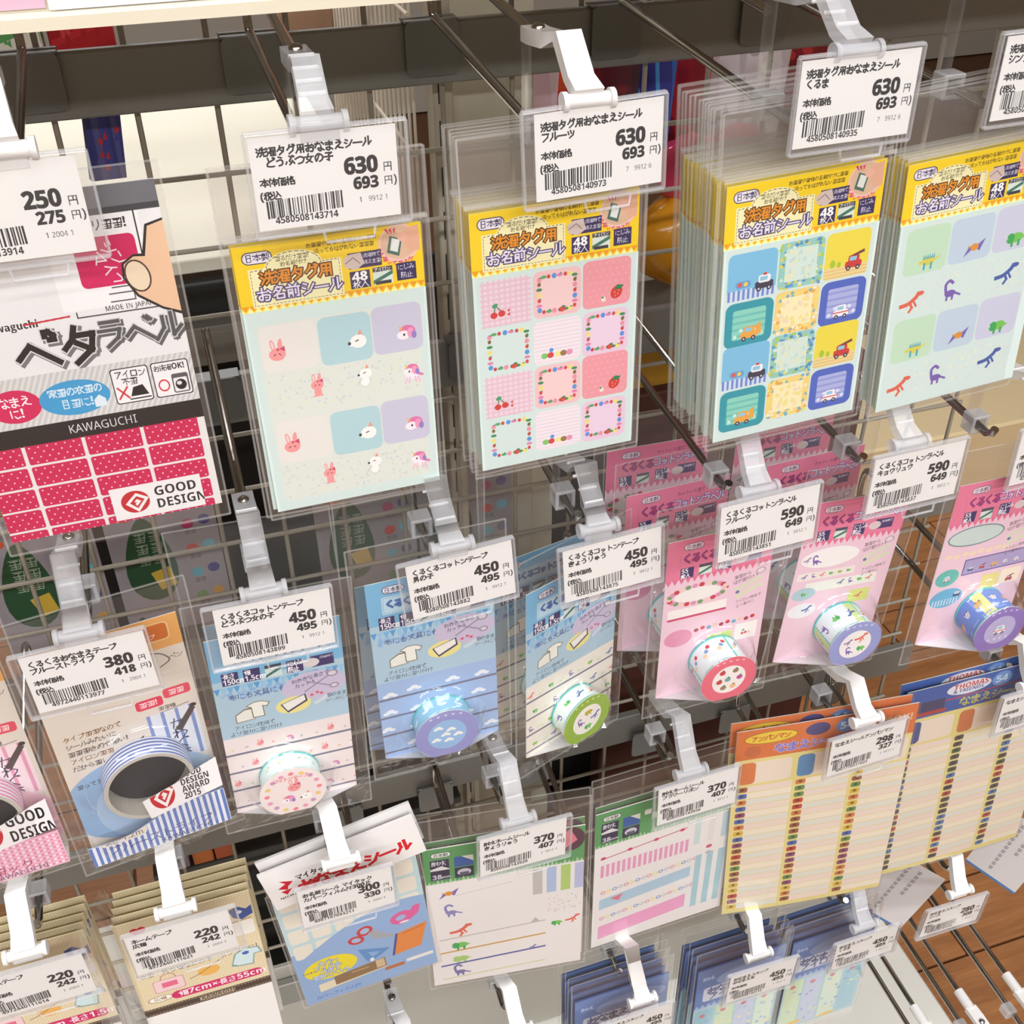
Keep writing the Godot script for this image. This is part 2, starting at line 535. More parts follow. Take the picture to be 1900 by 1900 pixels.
func laundry_header() -> ImageTexture:
	var c := paper(92, 38, 8, rgb(250, 214, 30))
	# saw teeth along the lower edge, orange then cream
	for i in 23:
		c.poly([i * 4.0, 30.5, i * 4.0 + 4.0, 30.5, i * 4.0 + 2.0, 33.6], rgb(240, 160, 30))
		c.poly([i * 4.0 - 2.0, 34.6, i * 4.0 + 2.0, 34.6, i * 4.0, 31.4], rgb(246, 240, 178))
	c.rect(0, 33.9, 92, 5, rgb(246, 240, 178))
	c.round_rect(4, 3.2, 14.5, 6.4, 3.1, rgb(60, 52, 96))
	c.round_rect(4.5, 3.7, 13.5, 5.4, 2.6, rgb(238, 234, 244))
	c.text("日本製", 5.4, 4.4, 3.9, rgb(60, 52, 96), 0.1)
	# the cream name tag with its stitched edge
	c.oval(28, 13, 14, 8.2, rgb(248, 242, 190))
	c.rect(6, 12, 45, 20, rgb(248, 242, 190))
	c.dashes([7, 31, 7, 13, 14, 12.6], 0.35, 0.9, rgb(90, 80, 60))
	c.dashes([42, 12.6, 50, 12.6, 50, 31, 7, 31], 0.35, 0.9, rgb(90, 80, 60))
	for i in 14:
		var a := PI + PI * (i + 0.5) / 14
		c.line([28 + 13.2 * cos(a), 13 + 7.5 * sin(a), 28 + 13.2 * cos(a + 0.12), 13 + 7.5 * sin(a + 0.12)], 0.35, rgb(90, 80, 60))
	c.text("貼るだけ簡単!", 19.5, 7.0, 2.6, rgb(70, 60, 50), 0.09)
	c.text("お名前付け", 21.5, 9.8, 2.6, rgb(70, 60, 50), 0.09)
	c.outlined("洗濯タグ用", 11.5, 13.4, 7.0, rgb(230, 146, 36), rgb(84, 50, 22), 0.14, 0.17)
	c.outlined("お名前シール", 8.6, 21.8, 7.0, rgb(236, 230, 246), rgb(70, 60, 112), 0.12, 0.17)
	c.text("お洋服や小物の名前付けに最適", 35.0, 2.6, 2.45, rgb(110, 88, 20), 0.12)
	c.text("洗ってもはがれない強粘着", 38.5, 6.0, 2.45, rgb(110, 88, 20), 0.12)
	# the round picture: a hand pressing a label
	c.oval(80.5, 9.5, 10.5, 9.8, rgb(245, 200, 190))
	c.oval(80.5, 9.0, 9.3, 8.6, rgb(226, 190, 160))
	c.poly([76, 5, 82, 7.5, 80, 16, 74, 13.5], rgb(70, 110, 100))
	c.poly([77, 6.2, 81, 7.8, 79.4, 14, 75.6, 12.4], rgb(232, 236, 230))
	for i in 3:
		c.poly([73.5 + i * 2.2, 1.6 + i * 0.2, 74.8 + i * 2.2, 1.3, 76.0 + i * 1.2, 4.6], rgb(214, 40, 70))
	c.poly([80.5, 6, 84, 2.4, 90.6, 1, 90.8, 14, 86, 15, 83, 10], rgb(232, 178, 150))
	c.oval(82.4, 6.4, 2.6, 2.3, rgb(240, 186, 164))
	for i in 8:
		var a := PI * 0.92 - i * 0.26
		c.text("指で押して貼るだけ"[i], 79.2 + 10.8 * cos(a), 8.2 + 10.2 * sin(a), 2.5, rgb(214, 60, 120), 0.14)
	# the dark blue boxes
	var navy := rgb(46, 40, 92)
	c.rect(54.5, 11, 16.5, 8.2, navy)
	c.poly([51.6, 14, 55, 11.6, 61, 11.2, 62.4, 17, 58, 20, 52.6, 18], rgb(214, 196, 190))
	c.line([53, 16, 57, 13.4, 60, 16.6], 0.4, rgb(120, 100, 96))
	c.text("洗濯機で", 62, 11.8, 2.3, rgb(230, 228, 240), 0.1, 0.92)
	c.text("洗えます", 62, 15.2, 2.3, rgb(230, 228, 240), 0.1, 0.92)
	c.rect(54.5, 20.6, 10, 9.2, navy)
	c.text("48", 55.4, 21.0, 5.0, Color.WHITE, 0.15, 1.15)
	c.text("枚入", 55.6, 25.6, 4.0, Color.WHITE, 0.1)
	c.rect(66, 20.2, 10, 9.2, rgb(222, 236, 226))
	c.rect(66, 20.2, 10, 2.4, rgb(70, 72, 84))
	c.poly([66, 27, 76, 22.6, 76, 24.6, 66, 29], rgb(60, 120, 104))
	c.rect(67, 27.6, 8, 1.8, rgb(54, 56, 70))
	c.text("アイロン", 66.6, 20.4, 2.1, Color.WHITE, 0.1)
	c.rect(78, 19.8, 10, 9.2, navy)
	c.text("にじみ", 78.7, 20.6, 2.8, rgb(226, 224, 238), 0.1)
	c.text("防止", 79.8, 24.6, 3.2, rgb(226, 224, 238), 0.1)
	return c.ready()


func bunny(c: Print, x: float, y: float, s: float, whole := false) -> void:
	var pink := rgb(244, 160, 160)
	c.oval(x - 0.22 * s, y - 0.62 * s, 0.14 * s, 0.4 * s, pink, -0.15)
	c.oval(x + 0.22 * s, y - 0.62 * s, 0.14 * s, 0.4 * s, pink, 0.15)
	c.oval(x - 0.22 * s, y - 0.62 * s, 0.07 * s, 0.28 * s, rgb(238, 220, 220), -0.15)
	if whole:
		c.oval(x, y + 0.6 * s, 0.3 * s, 0.42 * s, pink)
		c.oval(x - 0.26 * s, y + 0.94 * s, 0.14 * s, 0.1 * s, pink)
		c.oval(x + 0.26 * s, y + 0.94 * s, 0.14 * s, 0.1 * s, pink)
	c.oval(x, y, 0.5 * s, 0.42 * s, pink)
	c.line([x - 0.2 * s, y + 0.05 * s, x - 0.12 * s, y - 0.02 * s], 0.06 * s, rgb(120, 60, 70))
	c.line([x + 0.2 * s, y + 0.05 * s, x + 0.12 * s, y - 0.02 * s], 0.06 * s, rgb(120, 60, 70))
	c.poly([x + 0.16 * s, y - 0.34 * s, x + 0.46 * s, y - 0.52 * s, x + 0.5 * s, y - 0.14 * s], rgb(206, 74, 110))
	c.poly([x + 0.2 * s, y - 0.34 * s, x - 0.02 * s, y - 0.42 * s, x + 0.02 * s, y - 0.2 * s], rgb(206, 74, 110))


func bear(c: Print, x: float, y: float, s: float, whole := false) -> void:
	var fur := rgb(250, 250, 246)
	if whole:
		c.oval(x, y + 0.7 * s, 0.42 * s, 0.5 * s, rgb(206, 206, 204))
		c.oval(x, y + 0.7 * s, 0.37 * s, 0.45 * s, fur)
		c.line([x - 0.3 * s, y + 0.5 * s, x - 0.6 * s, y + 0.9 * s], 0.14 * s, rgb(214, 214, 210))
	c.oval(x + 0.1 * s, y, 0.5 * s, 0.45 * s, fur)
	c.oval(x - 0.3 * s, y + 0.1 * s, 0.22 * s, 0.2 * s, fur)
	c.oval(x - 0.46 * s, y + 0.08 * s, 0.1 * s, 0.12 * s, rgb(60, 60, 66))
	c.line([x - 0.06 * s, y - 0.02 * s, x + 0.1 * s, y - 0.08 * s], 0.07 * s, rgb(70, 66, 72))
	c.poly([x + 0.1 * s, y - 0.42 * s, x + 0.4 * s, y - 0.42 * s, x + 0.26 * s, y - 0.8 * s], rgb(240, 156, 130))


func pony(c: Print, x: float, y: float, s: float, whole := false) -> void:
	var fur := rgb(250, 240, 246)
	if whole:
		c.oval(x + 0.2 * s, y + 0.5 * s, 0.5 * s, 0.26 * s, fur)
		for i in [-0.2, 0.0, 0.4, 0.6]:
			c.line([x + i * s, y + 0.6 * s, x + (i * 1.4 - 0.1) * s, y + 1.0 * s], 0.12 * s, rgb(240, 190, 214))
		c.oval(x + 0.8 * s, y + 0.4 * s, 0.3 * s, 0.12 * s, rgb(226, 130, 180), 0.4)
	c.oval(x + 0.2 * s, y - 0.12 * s, 0.5 * s, 0.42 * s, rgb(226, 120, 170))
	c.oval(x - 0.06 * s, y + 0.1 * s, 0.42 * s, 0.3 * s, fur)
	c.oval(x + 0.4 * s, y, 0.22 * s, 0.36 * s, rgb(238, 160, 196))
	c.oval(x + 0.6 * s, y + 0.16 * s, 0.16 * s, 0.26 * s, rgb(150, 130, 200))
	c.oval(x - 0.02 * s, y + 0.08 * s, 0.07 * s, 0.09 * s, rgb(60, 40, 80))
	c.poly([x - 0.24 * s, y - 0.22 * s, x - 0.1 * s, y - 0.3 * s, x - 0.34 * s, y - 0.6 * s], rgb(240, 190, 90))


func dino(c: Print, kind: int, x: float, y: float, s: float, tint := Color(0, 0, 0, 0)) -> void:
	var col: Color = [rgb(70, 170, 190), rgb(226, 150, 60), rgb(60, 170, 90), rgb(226, 104, 84), rgb(124, 98, 178), rgb(70, 96, 170), rgb(150, 190, 70)][kind]
	if tint.a > 0:
		col = tint
	if kind == 0: # spiny back
		c.oval(x, y, 0.6 * s, 0.36 * s, rgb(222, 210, 90))
		for i in 6:
			c.poly([x + (-0.5 + i * 0.18) * s, y - 0.2 * s, x + (-0.34 + i * 0.18) * s, y - 0.2 * s, x + (-0.42 + i * 0.18) * s, y - 0.62 * s], col)
		c.line([x + 0.5 * s, y, x + 0.9 * s, y - 0.2 * s], 0.16 * s, rgb(222, 210, 90))
		c.oval(x - 0.66 * s, y + 0.05 * s, 0.2 * s, 0.15 * s, rgb(222, 210, 90))
		for i in [-0.3, 0.3]:
			c.line([x + i * s, y + 0.2 * s, x + i * s, y + 0.6 * s], 0.18 * s, col)
	elif kind == 1: # flyer
		c.poly([x, y, x - 0.9 * s, y + 0.7 * s, x - 0.5 * s, y - 0.1 * s], rgb(124, 104, 180))
		c.poly([x, y, x + 0.9 * s, y - 0.6 * s, x + 0.5 * s, y + 0.4 * s], rgb(124, 104, 180))
		c.oval(x, y, 0.36 * s, 0.3 * s, col)
		c.poly([x - 0.1 * s, y - 0.1 * s, x - 0.7 * s, y - 0.2 * s, x - 0.1 * s, y + 0.2 * s], col)
	elif kind == 2 or kind == 6: # horned
		c.oval(x + 0.15 * s, y, 0.6 * s, 0.4 * s, rgb(120, 200, 90) if tint.a == 0 else col)
		c.oval(x - 0.4 * s, y, 0.36 * s, 0.42 * s, col)
		c.poly([x - 0.7 * s, y - 0.1 * s, x - 1.0 * s, y - 0.3 * s, x - 0.6 * s, y + 0.1 * s], rgb(240, 240, 220))
		c.poly([x + 0.6 * s, y - 0.1 * s, x + 1.05 * s, y, x + 0.6 * s, y + 0.2 * s], rgb(120, 200, 90) if tint.a == 0 else col)
		for i in [-0.2, 0.4]:
			c.line([x + i * s, y + 0.3 * s, x + i * s, y + 0.6 * s], 0.22 * s, col)
	elif kind == 3 or kind == 5: # runner
		c.line([x - 0.9 * s, y + 0.2 * s, x - 0.3 * s, y + 0.1 * s, x + 0.3 * s, y - 0.3 * s, x + 0.5 * s, y - 0.6 * s], 0.34 * s, col, true)
		c.oval(x + 0.7 * s, y - 0.62 * s, 0.34 * s, 0.2 * s, col)
		c.line([x - 0.1 * s, y + 0.1 * s, x + 0.1 * s, y + 0.5 * s, x - 0.1 * s, y + 0.8 * s], 0.22 * s, col)
		c.line([x + 0.2 * s, y, x + 0.45 * s, y + 0.4 * s], 0.18 * s, col)
	else: # long neck
		c.oval(x + 0.1 * s, y + 0.3 * s, 0.5 * s, 0.3 * s, col)
		c.line([x - 0.3 * s, y + 0.2 * s, x - 0.4 * s, y - 0.5 * s, x - 0.1 * s, y - 0.8 * s, x + 0.2 * s, y - 0.6 * s], 0.24 * s, col, true)
		c.line([x + 0.5 * s, y + 0.3 * s, x + 1.0 * s, y + 0.55 * s], 0.18 * s, col)
		for i in [-0.15, 0.35]:
			c.line([x + i * s, y + 0.4 * s, x + i * s, y + 0.8 * s], 0.2 * s, col)


func berry(c: Print, x: float, y: float, s: float) -> void:
	c.oval(x, y, 0.46 * s, 0.56 * s, rgb(216, 60, 56), 0.5)
	c.poly([x + 0.05 * s, y - 0.62 * s, x + 0.62 * s, y - 0.5 * s, x + 0.3 * s, y - 0.2 * s, x - 0.2 * s, y - 0.25 * s], rgb(40, 130, 80))
	for p in [[-0.15, 0.0], [0.1, 0.15], [0.2, -0.1], [-0.1, 0.3]]:
		c.oval(x + p[0] * s, y + p[1] * s, 0.05 * s, 0.06 * s, rgb(244, 190, 150))


func cherries(c: Print, x: float, y: float, s: float) -> void:
	c.line([x - 0.4 * s, y, x - 0.2 * s, y - 0.8 * s, x + 0.4 * s, y - 0.05 * s], 0.1 * s, rgb(50, 120, 80), true)
	c.oval(x - 0.3 * s, y - 0.9 * s, 0.32 * s, 0.2 * s, rgb(60, 160, 110), -0.5)
	c.oval(x - 0.42 * s, y + 0.1 * s, 0.36 * s, 0.34 * s, rgb(214, 62, 60))
	c.oval(x + 0.36 * s, y, 0.36 * s, 0.34 * s, rgb(214, 62, 60))
	c.poly([x + 0.9 * s, y - 0.2 * s, x + 1.2 * s, y - 0.42 * s, x + 1.15 * s, y - 0.05 * s], rgb(214, 62, 60))
	c.poly([x + 0.9 * s, y + 0.2 * s, x + 1.2 * s, y + 0.0 * s, x + 1.15 * s, y + 0.4 * s], rgb(214, 62, 60))


func fruit_ring(c: Print, x: float, y: float, w: float, h: float) -> void:
	var cols := [rgb(210, 60, 60), rgb(226, 130, 180), rgb(240, 226, 130), rgb(130, 100, 60), rgb(90, 170, 110), rgb(90, 150, 220), rgb(214, 70, 70), rgb(60, 140, 90), rgb(236, 150, 170)]
	var n := 26
	for i in n:
		var a := TAU * i / n
		var p := Vector2(clampf(1.32 * cos(a), -1, 1), clampf(1.32 * sin(a), -1, 1))
		c.oval(x + p.x * w, y + p.y * h, 1.0 + 0.35 * (i % 3), 0.9 + 0.3 * ((i + 1) % 3), cols[(i * 5) % 9])
		if i % 4 == 0:
			c.oval(x + p.x * w + 0.5, y + p.y * h - 0.9, 0.6, 0.4, rgb(50, 140, 80))
	berry(c, x + w * 0.3, y + h * 0.98, 3.2)


func vehicle(c: Print, kind: int, x: float, y: float, s: float) -> void:
	var body: Color = [rgb(244, 244, 244), rgb(206, 60, 60), rgb(240, 170, 70), rgb(250, 246, 244)][kind]
	var dark := rgb(60, 60, 80)
	c.round_rect(x - 0.6 * s, y - 0.1 * s, 1.2 * s, 0.46 * s, 0.12 * s, dark if kind == 0 else body)
	c.round_rect(x - 0.4 * s, y - 0.5 * s, 0.8 * s, 0.5 * s, 0.14 * s, body)
	c.round_rect(x - 0.3 * s, y - 0.4 * s, 0.5 * s, 0.28 * s, 0.06 * s, rgb(150, 200, 226))
	if kind == 0:
		c.rect(x - 0.1 * s, y - 0.62 * s, 0.24 * s, 0.14 * s, rgb(220, 60, 50))
	elif kind == 1:
		c.poly([x - 0.2 * s, y - 0.5 * s, x + 0.7 * s, y - 0.8 * s, x + 0.75 * s, y - 0.6 * s, x, y - 0.4 * s], rgb(120, 60, 70))
	elif kind == 2:
		c.poly([x + 0.4 * s, y - 0.4 * s, x + 0.8 * s, y - 0.7 * s, x + 0.9 * s, y + 0.2 * s, x + 0.6 * s, y + 0.1 * s], body)
	else:
		c.line([x - 0.6 * s, y + 0.06 * s, x + 0.6 * s, y + 0.06 * s], 0.1 * s, rgb(214, 80, 90))
	for i in [-0.34, 0.34]:
		c.oval(x + i * s, y + 0.38 * s, 0.17 * s, 0.17 * s, dark)
		c.oval(x + i * s, y + 0.38 * s, 0.07 * s, 0.07 * s, rgb(220, 220, 220))


const AQUA := Color(0.845, 0.915, 0.9)

func scatter(c: Print, x: float, y: float, w: float, h: float, n: int, cols: Array, r: float) -> void:
	for i in n:
		var p := Vector2(x + rng.randf() * w, y + rng.randf() * h)
		var col: Color = cols[rng.randi() % cols.size()]
		if i % 2:
			c.poly([p.x - r, p.y + r, p.x + r, p.y + r, p.x, p.y - r], col)
		else:
			c.oval(p.x, p.y, r, r * 0.85, col)


func sheet_animals() -> ImageTexture:
	var c := paper(92, 119, 7, AQUA)
	rng.seed = 11
	c.round_rect(5, 7, 82, 106, 3, rgb(226, 231, 223))
	for half in [0.0, 55.0]:
		scatter(c, 6, 36 + half, 80, 22, 130, [rgb(214, 222, 214), rgb(220, 220, 214), rgb(206, 218, 222), rgb(236, 234, 196), rgb(206, 216, 208)], 0.75)
		c.round_rect(6, 8 + half, 28, 26, 4, rgb(235, 232, 226))
		c.round_rect(35, 8 + half, 27, 27, 4, rgb(182, 216, 222))
		c.round_rect(62.5, 7 + half, 26, 27, 4, rgb(206, 204, 224))
		bunny(c, 13.5, 24 + half, 8.4)
		bear(c, 54, 24 + half, 8.4)
		pony(c, 79, 24 + half, 8.4)
		bunny(c, 31, 45 + half, 6.6, true)
		bear(c, 56, 43 + half, 6.6, true)
		pony(c, 80, 46 + half, 7, true)
	return c.ready()


func sheet_fruit() -> ImageTexture:
	var c := paper(92, 119, 7, AQUA)
	for half in [0.0, 56.0]:
		# checked, garland, spotted
		c.round_rect(4, 3 + half, 27, 26, 3.5, rgb(240, 216, 226))
		for i in 9:
			c.line([5 + i * 3, 3 + half, 5 + i * 3, 29 + half], 0.9, rgb(230, 196, 212))
			c.line([4, 4.5 + i * 3 + half, 31, 4.5 + i * 3 + half], 0.9, rgb(230, 196, 212))
		cherries(c, 13, 22 + half, 5.5)
		c.round_rect(32.5, 2 + half, 27, 27, 4, rgb(242, 200, 204))
		c.round_rect(36, 6 + half, 20, 19, 3, rgb(246, 212, 212))
		fruit_ring(c, 46, 15.5 + half, 10, 10)
		c.round_rect(60.5, 1 + half, 27.5, 27.5, 3.5, rgb(240, 160, 170))
		for i in 7:
			for j in 7:
				c.oval(63 + i * 3.7 + (j % 2) * 1.8, 3.4 + j * 3.6 + half, 0.35, 0.35, rgb(250, 204, 208))
		berry(c, 80, 21 + half, 7)
		c.oval(72.5, 24 + half, 1.3, 1.6, rgb(240, 238, 220))
		c.oval(72, 23 + half, 0.8, 0.6, rgb(60, 150, 90))
		# garland, striped, garland
		fruit_ring(c, 18, 44 + half, 10.5, 10.5)
		c.round_rect(32.5, 31 + half, 27, 26, 3, rgb(244, 234, 240))
		for i in 11:
			c.line([33, 32.5 + i * 2.3 + half, 59, 32.5 + i * 2.3 + half], 0.5, rgb(232, 214, 228))
		for e in [[38.5, rgb(130, 200, 110)], [42, rgb(214, 70, 64)], [46.5, rgb(244, 234, 150)], [49.5, rgb(150, 120, 70)], [53, rgb(230, 150, 190)]]:
			c.oval(e[0], 52 + half, 1.9, 1.8, e[1])
		c.oval(42.5, 49 + half, 1.3, 1.3, rgb(90, 150, 220))
		c.round_rect(60.5, 30.5 + half, 27, 27, 4, rgb(236, 206, 228))
		c.round_rect(64, 34 + half, 20, 19, 3, rgb(238, 214, 234))
		fruit_ring(c, 74, 43.5 + half, 10, 10)
	return c.ready()


func sheet_cars() -> ImageTexture:
	var c := paper(92, 119, 7, AQUA)
	rng.seed = 5
	for half in [0.0, 55.0]:
		c.round_rect(3, 3 + half, 29, 27, 3.5, rgb(126, 194, 228))
		c.round_rect(3, 24 + half, 29, 6, 2, rgb(214, 226, 240))
		for i in 10:
			c.rect(3.6 + i * 2.9, 24 + half, 1.4, 6, rgb(110, 140, 210))
		c.round_rect(8, 19 + half, 9, 4, 1.8, rgb(110, 160, 214))
		c.oval(10.5, 21 + half, 1.3, 1.3, rgb(226, 90, 70))
		c.oval(14, 21 + half, 1.3, 1.3, rgb(240, 210, 80))
		vehicle(c, 0, 25, 22 + half, 9)
		c.round_rect(33, 2 + half, 27, 27, 3, rgb(150, 206, 196))
		scatter(c, 33.5, 2.5 + half, 26, 26, 110, [rgb(90, 160, 210), rgb(170, 206, 90), rgb(230, 214, 90), rgb(90, 140, 190), rgb(220, 236, 226)], 1.2)
		c.rect(37, 6 + half, 19, 19, rgb(214, 232, 222))
		scatter(c, 37, 6 + half, 18, 18, 26, [rgb(196, 222, 214), rgb(228, 232, 196)], 1.5)
		c.round_rect(61, 2 + half, 27, 27, 3.5, rgb(238, 220, 76))
		c.round_rect(61, 22 + half, 27, 7, 2, rgb(238, 214, 150))
		for i in 3:
			c.line([61.5, 24 + i * 2.0 + half, 87.5, 24 + i * 2.0 + half], 0.35, rgb(206, 170, 100))
		c.oval(66, 20 + half, 1.6, 2.4, rgb(170, 200, 60))
		c.oval(70, 21 + half, 1.2, 1.8, rgb(170, 200, 60))
		vehicle(c, 1, 79, 21 + half, 8.5)
		# framed squares below
		c.round_rect(3, 31.5 + half, 29, 27, 4.5, rgb(46, 156, 172))
		c.round_rect(7.5, 36 + half, 20, 18, 1.5, rgb(140, 214, 196))
		for i in 4:
			c.rect(7.5, 39 + i * 4.0 + half, 20, 1.5, rgb(110, 196, 186))
		for p in [[9.5, 52.0], [25.5, 52.0], [13, 48.5], [22, 48.5]]:
			c.oval(p[0], p[1] + half, 1.2, 1.2, rgb(206, 240, 232))
		vehicle(c, 2, 18, 51 + half, 8.5)
		c.round_rect(33, 30.5 + half, 27, 26, 3, rgb(244, 214, 130))
		scatter(c, 33.5, 31 + half, 26, 25, 90, [rgb(236, 170, 80), rgb(240, 226, 120), rgb(120, 180, 200), rgb(244, 240, 220)], 1.2)
		c.rect(37, 34.5 + half, 19, 18, rgb(246, 236, 190))
		scatter(c, 37, 35 + half, 18, 17, 22, [rgb(240, 226, 150), rgb(240, 220, 190)], 1.5)
		c.round_rect(61, 30.5 + half, 28, 27, 4.5, rgb(80, 106, 196))
		c.round_rect(65.5, 35 + half, 19, 18, 1.5, rgb(176, 184, 230))
		for i in 4:
			c.rect(65.5, 37 + i * 4.0 + half, 19, 1.5, rgb(150, 160, 220))
		for p in [[67.5, 51.0], [83, 51.0], [71, 47.5], [80, 47.5]]:
			c.oval(p[0], p[1] + half, 1.2, 1.2, rgb(226, 230, 250))
		vehicle(c, 3, 75, 50 + half, 8)
	return c.ready()


func sheet_dinosaurs() -> ImageTexture:
	var c := paper(98, 119, 7, AQUA)
	rng.seed = 8
	for half in [0.0, 56.0]:
		c.round_rect(5, 3 + half, 28, 28, 4, rgb(198, 228, 200))
		c.round_rect(34, 3 + half, 28, 27, 4, rgb(196, 214, 230))
		c.round_rect(63, 2 + half, 28, 27, 4, rgb(208, 210, 230))
		scatter(c, 6, 33 + half, 84, 22, 110, [rgb(216, 226, 222), rgb(224, 232, 226), rgb(232, 236, 214)], 1.0)
		dino(c, 0, 21, 24 + half, 7.4)
		dino(c, 1, 51, 22 + half, 7.4)
		dino(c, 2, 78, 22 + half, 7.4)
		dino(c, 3, 14, 48 + half, 7.4)
		dino(c, 4, 39, 46 + half, 7.4)
		dino(c, 5, 77, 44 + half, 7.4)
	return c.ready()


func good_design(c: Print, x: float, y: float, s: float, lean: float) -> void:
	# the red round mark: a folded white band in a disc
	c.lean(x, y, lean)
	c.oval(x, y, s, s, rgb(196, 30, 44))
	c.poly([x - 0.72 * s, y + 0.1 * s, x + 0.14 * s, y - 0.78 * s, x + 0.98 * s, y - 0.2 * s, x + 0.1 * s, y + 0.98 * s], rgb(242, 240, 238))
	c.poly([x - 0.4 * s, y + 0.08 * s, x + 0.14 * s, y - 0.48 * s, x + 0.66 * s, y - 0.12 * s, x + 0.08 * s, y + 0.62 * s], rgb(196, 30, 44))
	c.poly([x - 0.12 * s, y + 0.04 * s, x + 0.12 * s, y - 0.22 * s, x + 0.42 * s, y + 0.0 * s, x + 0.06 * s, y + 0.42 * s, x - 0.06 * s, y + 0.2 * s, x + 0.1 * s, y + 0.05 * s], rgb(242, 240, 238))
	c.level()


func iron_label() -> ImageTexture:
	var c := paper(117, 178, 6, rgb(234, 232, 230))
	# the head card
	c.rect(0, 0, 117, 88, rgb(240, 240, 240))
	c.rect(64, 0, 53, 12, rgb(110, 112, 118))
	c.rect(64, 10, 53, 3, rgb(60, 62, 68))
	c.rect(60, 13, 46, 44, rgb(250, 250, 250))
	c.line([104, 13, 104, 42], 0.6, INK)
	c.text("しっかり接着!", 68, 15, 5.0, INK, 0.11)
	c.round_rect(72, 23, 30, 24, 3, rgb(214, 20, 96))
	c.lean(88, 35, 0.9)
	c.text("シンク", 80, 27, 7, rgb(246, 240, 242), 0.1)
	c.text("マイナ", 80, 35, 7, rgb(246, 240, 242), 0.1)
	c.level()
	c.line([86, 48, 96, 48, 96, 55, 84, 55], 0.8, rgb(90, 90, 94))
	c.line([84, 51, 96, 51], 0.8, rgb(90, 90, 94))
	c.text("MADE IN JAPAN", 80, 56.5, 2.8, INK, 0.09, 0.95)
	c.line([66, 58, 66, 60.5, 110, 60.5], 0.8, rgb(70, 70, 76))
	c.text("Kawaguchi", 20, 58, 4.0, INK, 0.1)
	c.line([40, 60, 62, 59], 0.9, rgb(206, 40, 60))
	# the thumb
	c.poly([93, 37, 99, 33.6, 104, 33.4, 108, 20, 117, 18, 117, 66, 108, 62, 97, 54, 92, 44], INK)
	c.poly([94, 37.6, 99.4, 34.4, 105, 35, 109, 21, 117, 19, 117, 64.5, 108.6, 61, 98, 53.2, 93, 44], rgb(240, 200, 164))
	c.oval(99.5, 44, 6.2, 8.2, rgb(70, 50, 40), -0.25)
	c.oval(99.5, 44, 5.4, 7.4, rgb(240, 220, 190), -0.25)
	c.text("ペタ", 33.2, 65.2, 20, rgb(120, 120, 122), 0.25, 1.05)
	c.outlined("ペタ", 32, 64, 20, rgb(18, 18, 20), rgb(226, 226, 226), 0.15, 0.07, 1.05)
	c.text("ラベル", 73, 65.2, 14, rgb(96, 96, 98), 0.25, 1.05)
	c.outlined("ラベル", 72, 64, 14, rgb(84, 84, 88), rgb(214, 214, 214), 0.14, 0.08, 1.05)
	# grey diagonal stripes and the black band
	c.rect(0, 86, 117, 27, rgb(206, 206, 204))
	for i in 64:
		c.poly([i * 3.0 - 30, 113, i * 3.0 - 28.6, 113, i * 3.0 - 14.6, 86, i * 3.0 - 16, 86], rgb(226, 226, 224))
	c.oval(24, 101, 13, 9, rgb(214, 30, 90))
	c.text("なまえ", 16, 95.5, 5.4, Color.WHITE, 0.12)
	c.text("に!", 20, 102, 5.4, Color.WHITE, 0.12)
	c.oval(54, 101, 18, 9.5, rgb(60, 160, 214))
	c.text("家族の衣類の", 41, 95, 4.6, rgb(226, 240, 250), 0.13)
	c.text("目印に!", 46, 101.5, 5.0, rgb(226, 240, 250), 0.13)
	c.poly([63, 104, 66, 101.5, 69, 104, 69, 108, 63, 108], rgb(230, 242, 250))
	c.round_rect(74, 89.5, 19.5, 19.5, 1.5, INK)
	c.round_rect(74.5, 90, 18.5, 18.5, 1.2, rgb(246, 246, 246))
	c.text("アイロン", 76, 91, 4.0, INK, 0.1)
	c.text("不要", 79, 95, 4.0, INK, 0.1)
	c.line([76, 100, 81, 106], 0.9, rgb(214, 40, 60))
	c.line([81, 100, 76, 106], 0.9, rgb(214, 40, 60))
	c.poly([82, 105.5, 84, 100.6, 89, 99.8, 91.4, 105.5], INK)
	c.line([81.5, 107, 92, 107], 0.7, INK)
	c.round_rect(95, 89.5, 19.5, 19.5, 1.5, INK)
	c.round_rect(95.5, 90, 18.5, 18.5, 1.2, rgb(246, 246, 246))
	c.text("お洗濯OK!", 96.2, 91, 3.5, INK, 0.1, 0.9)
	c.oval(100, 102.5, 3.0, 3.4, rgb(214, 40, 60))
	c.oval(100, 102.5, 2.3, 2.6, rgb(246, 246, 246))
	c.round_rect(104.5, 97, 8.6, 10.6, 1, rgb(90, 90, 94))
	c.round_rect(105.2, 99.4, 7.2, 7.6, 0.6, rgb(240, 240, 240))
	c.oval(108.8, 103.2, 2.9, 2.9, INK)
	c.oval(108, 102.4, 1.4, 1.2, rgb(230, 230, 230))
	c.rect(0, 113, 117, 10.5, rgb(24, 24, 26))
	c.text("KAWAGUCHI", 46, 115.6, 5.0, rgb(232, 232, 232), 0.08, 0.98)
	# the red spotted labels
	for i in 4:
		for j in 6:
			var x := -9.0 + i * 31.0
			var y := 110.5 + j * 12.6 if j else 108.0
			if j == 0:
				y = 112.0
			c.round_rect(x, maxf(y, 123.6), 29, 11.3 - maxf(0.0, 123.6 - y), 1.2, rgb(206, 28, 84))
			for a in 7:
				for b in 4:
					var p := Vector2(x + 2.0 + a * 4.6 + (b % 2) * 2.3, y + 1.6 + b * 2.8)
					if p.x < x + 28 and p.y > 124.2:
						c.oval(p.x, p.y, 0.52, 0.5, rgb(246, 200, 214))
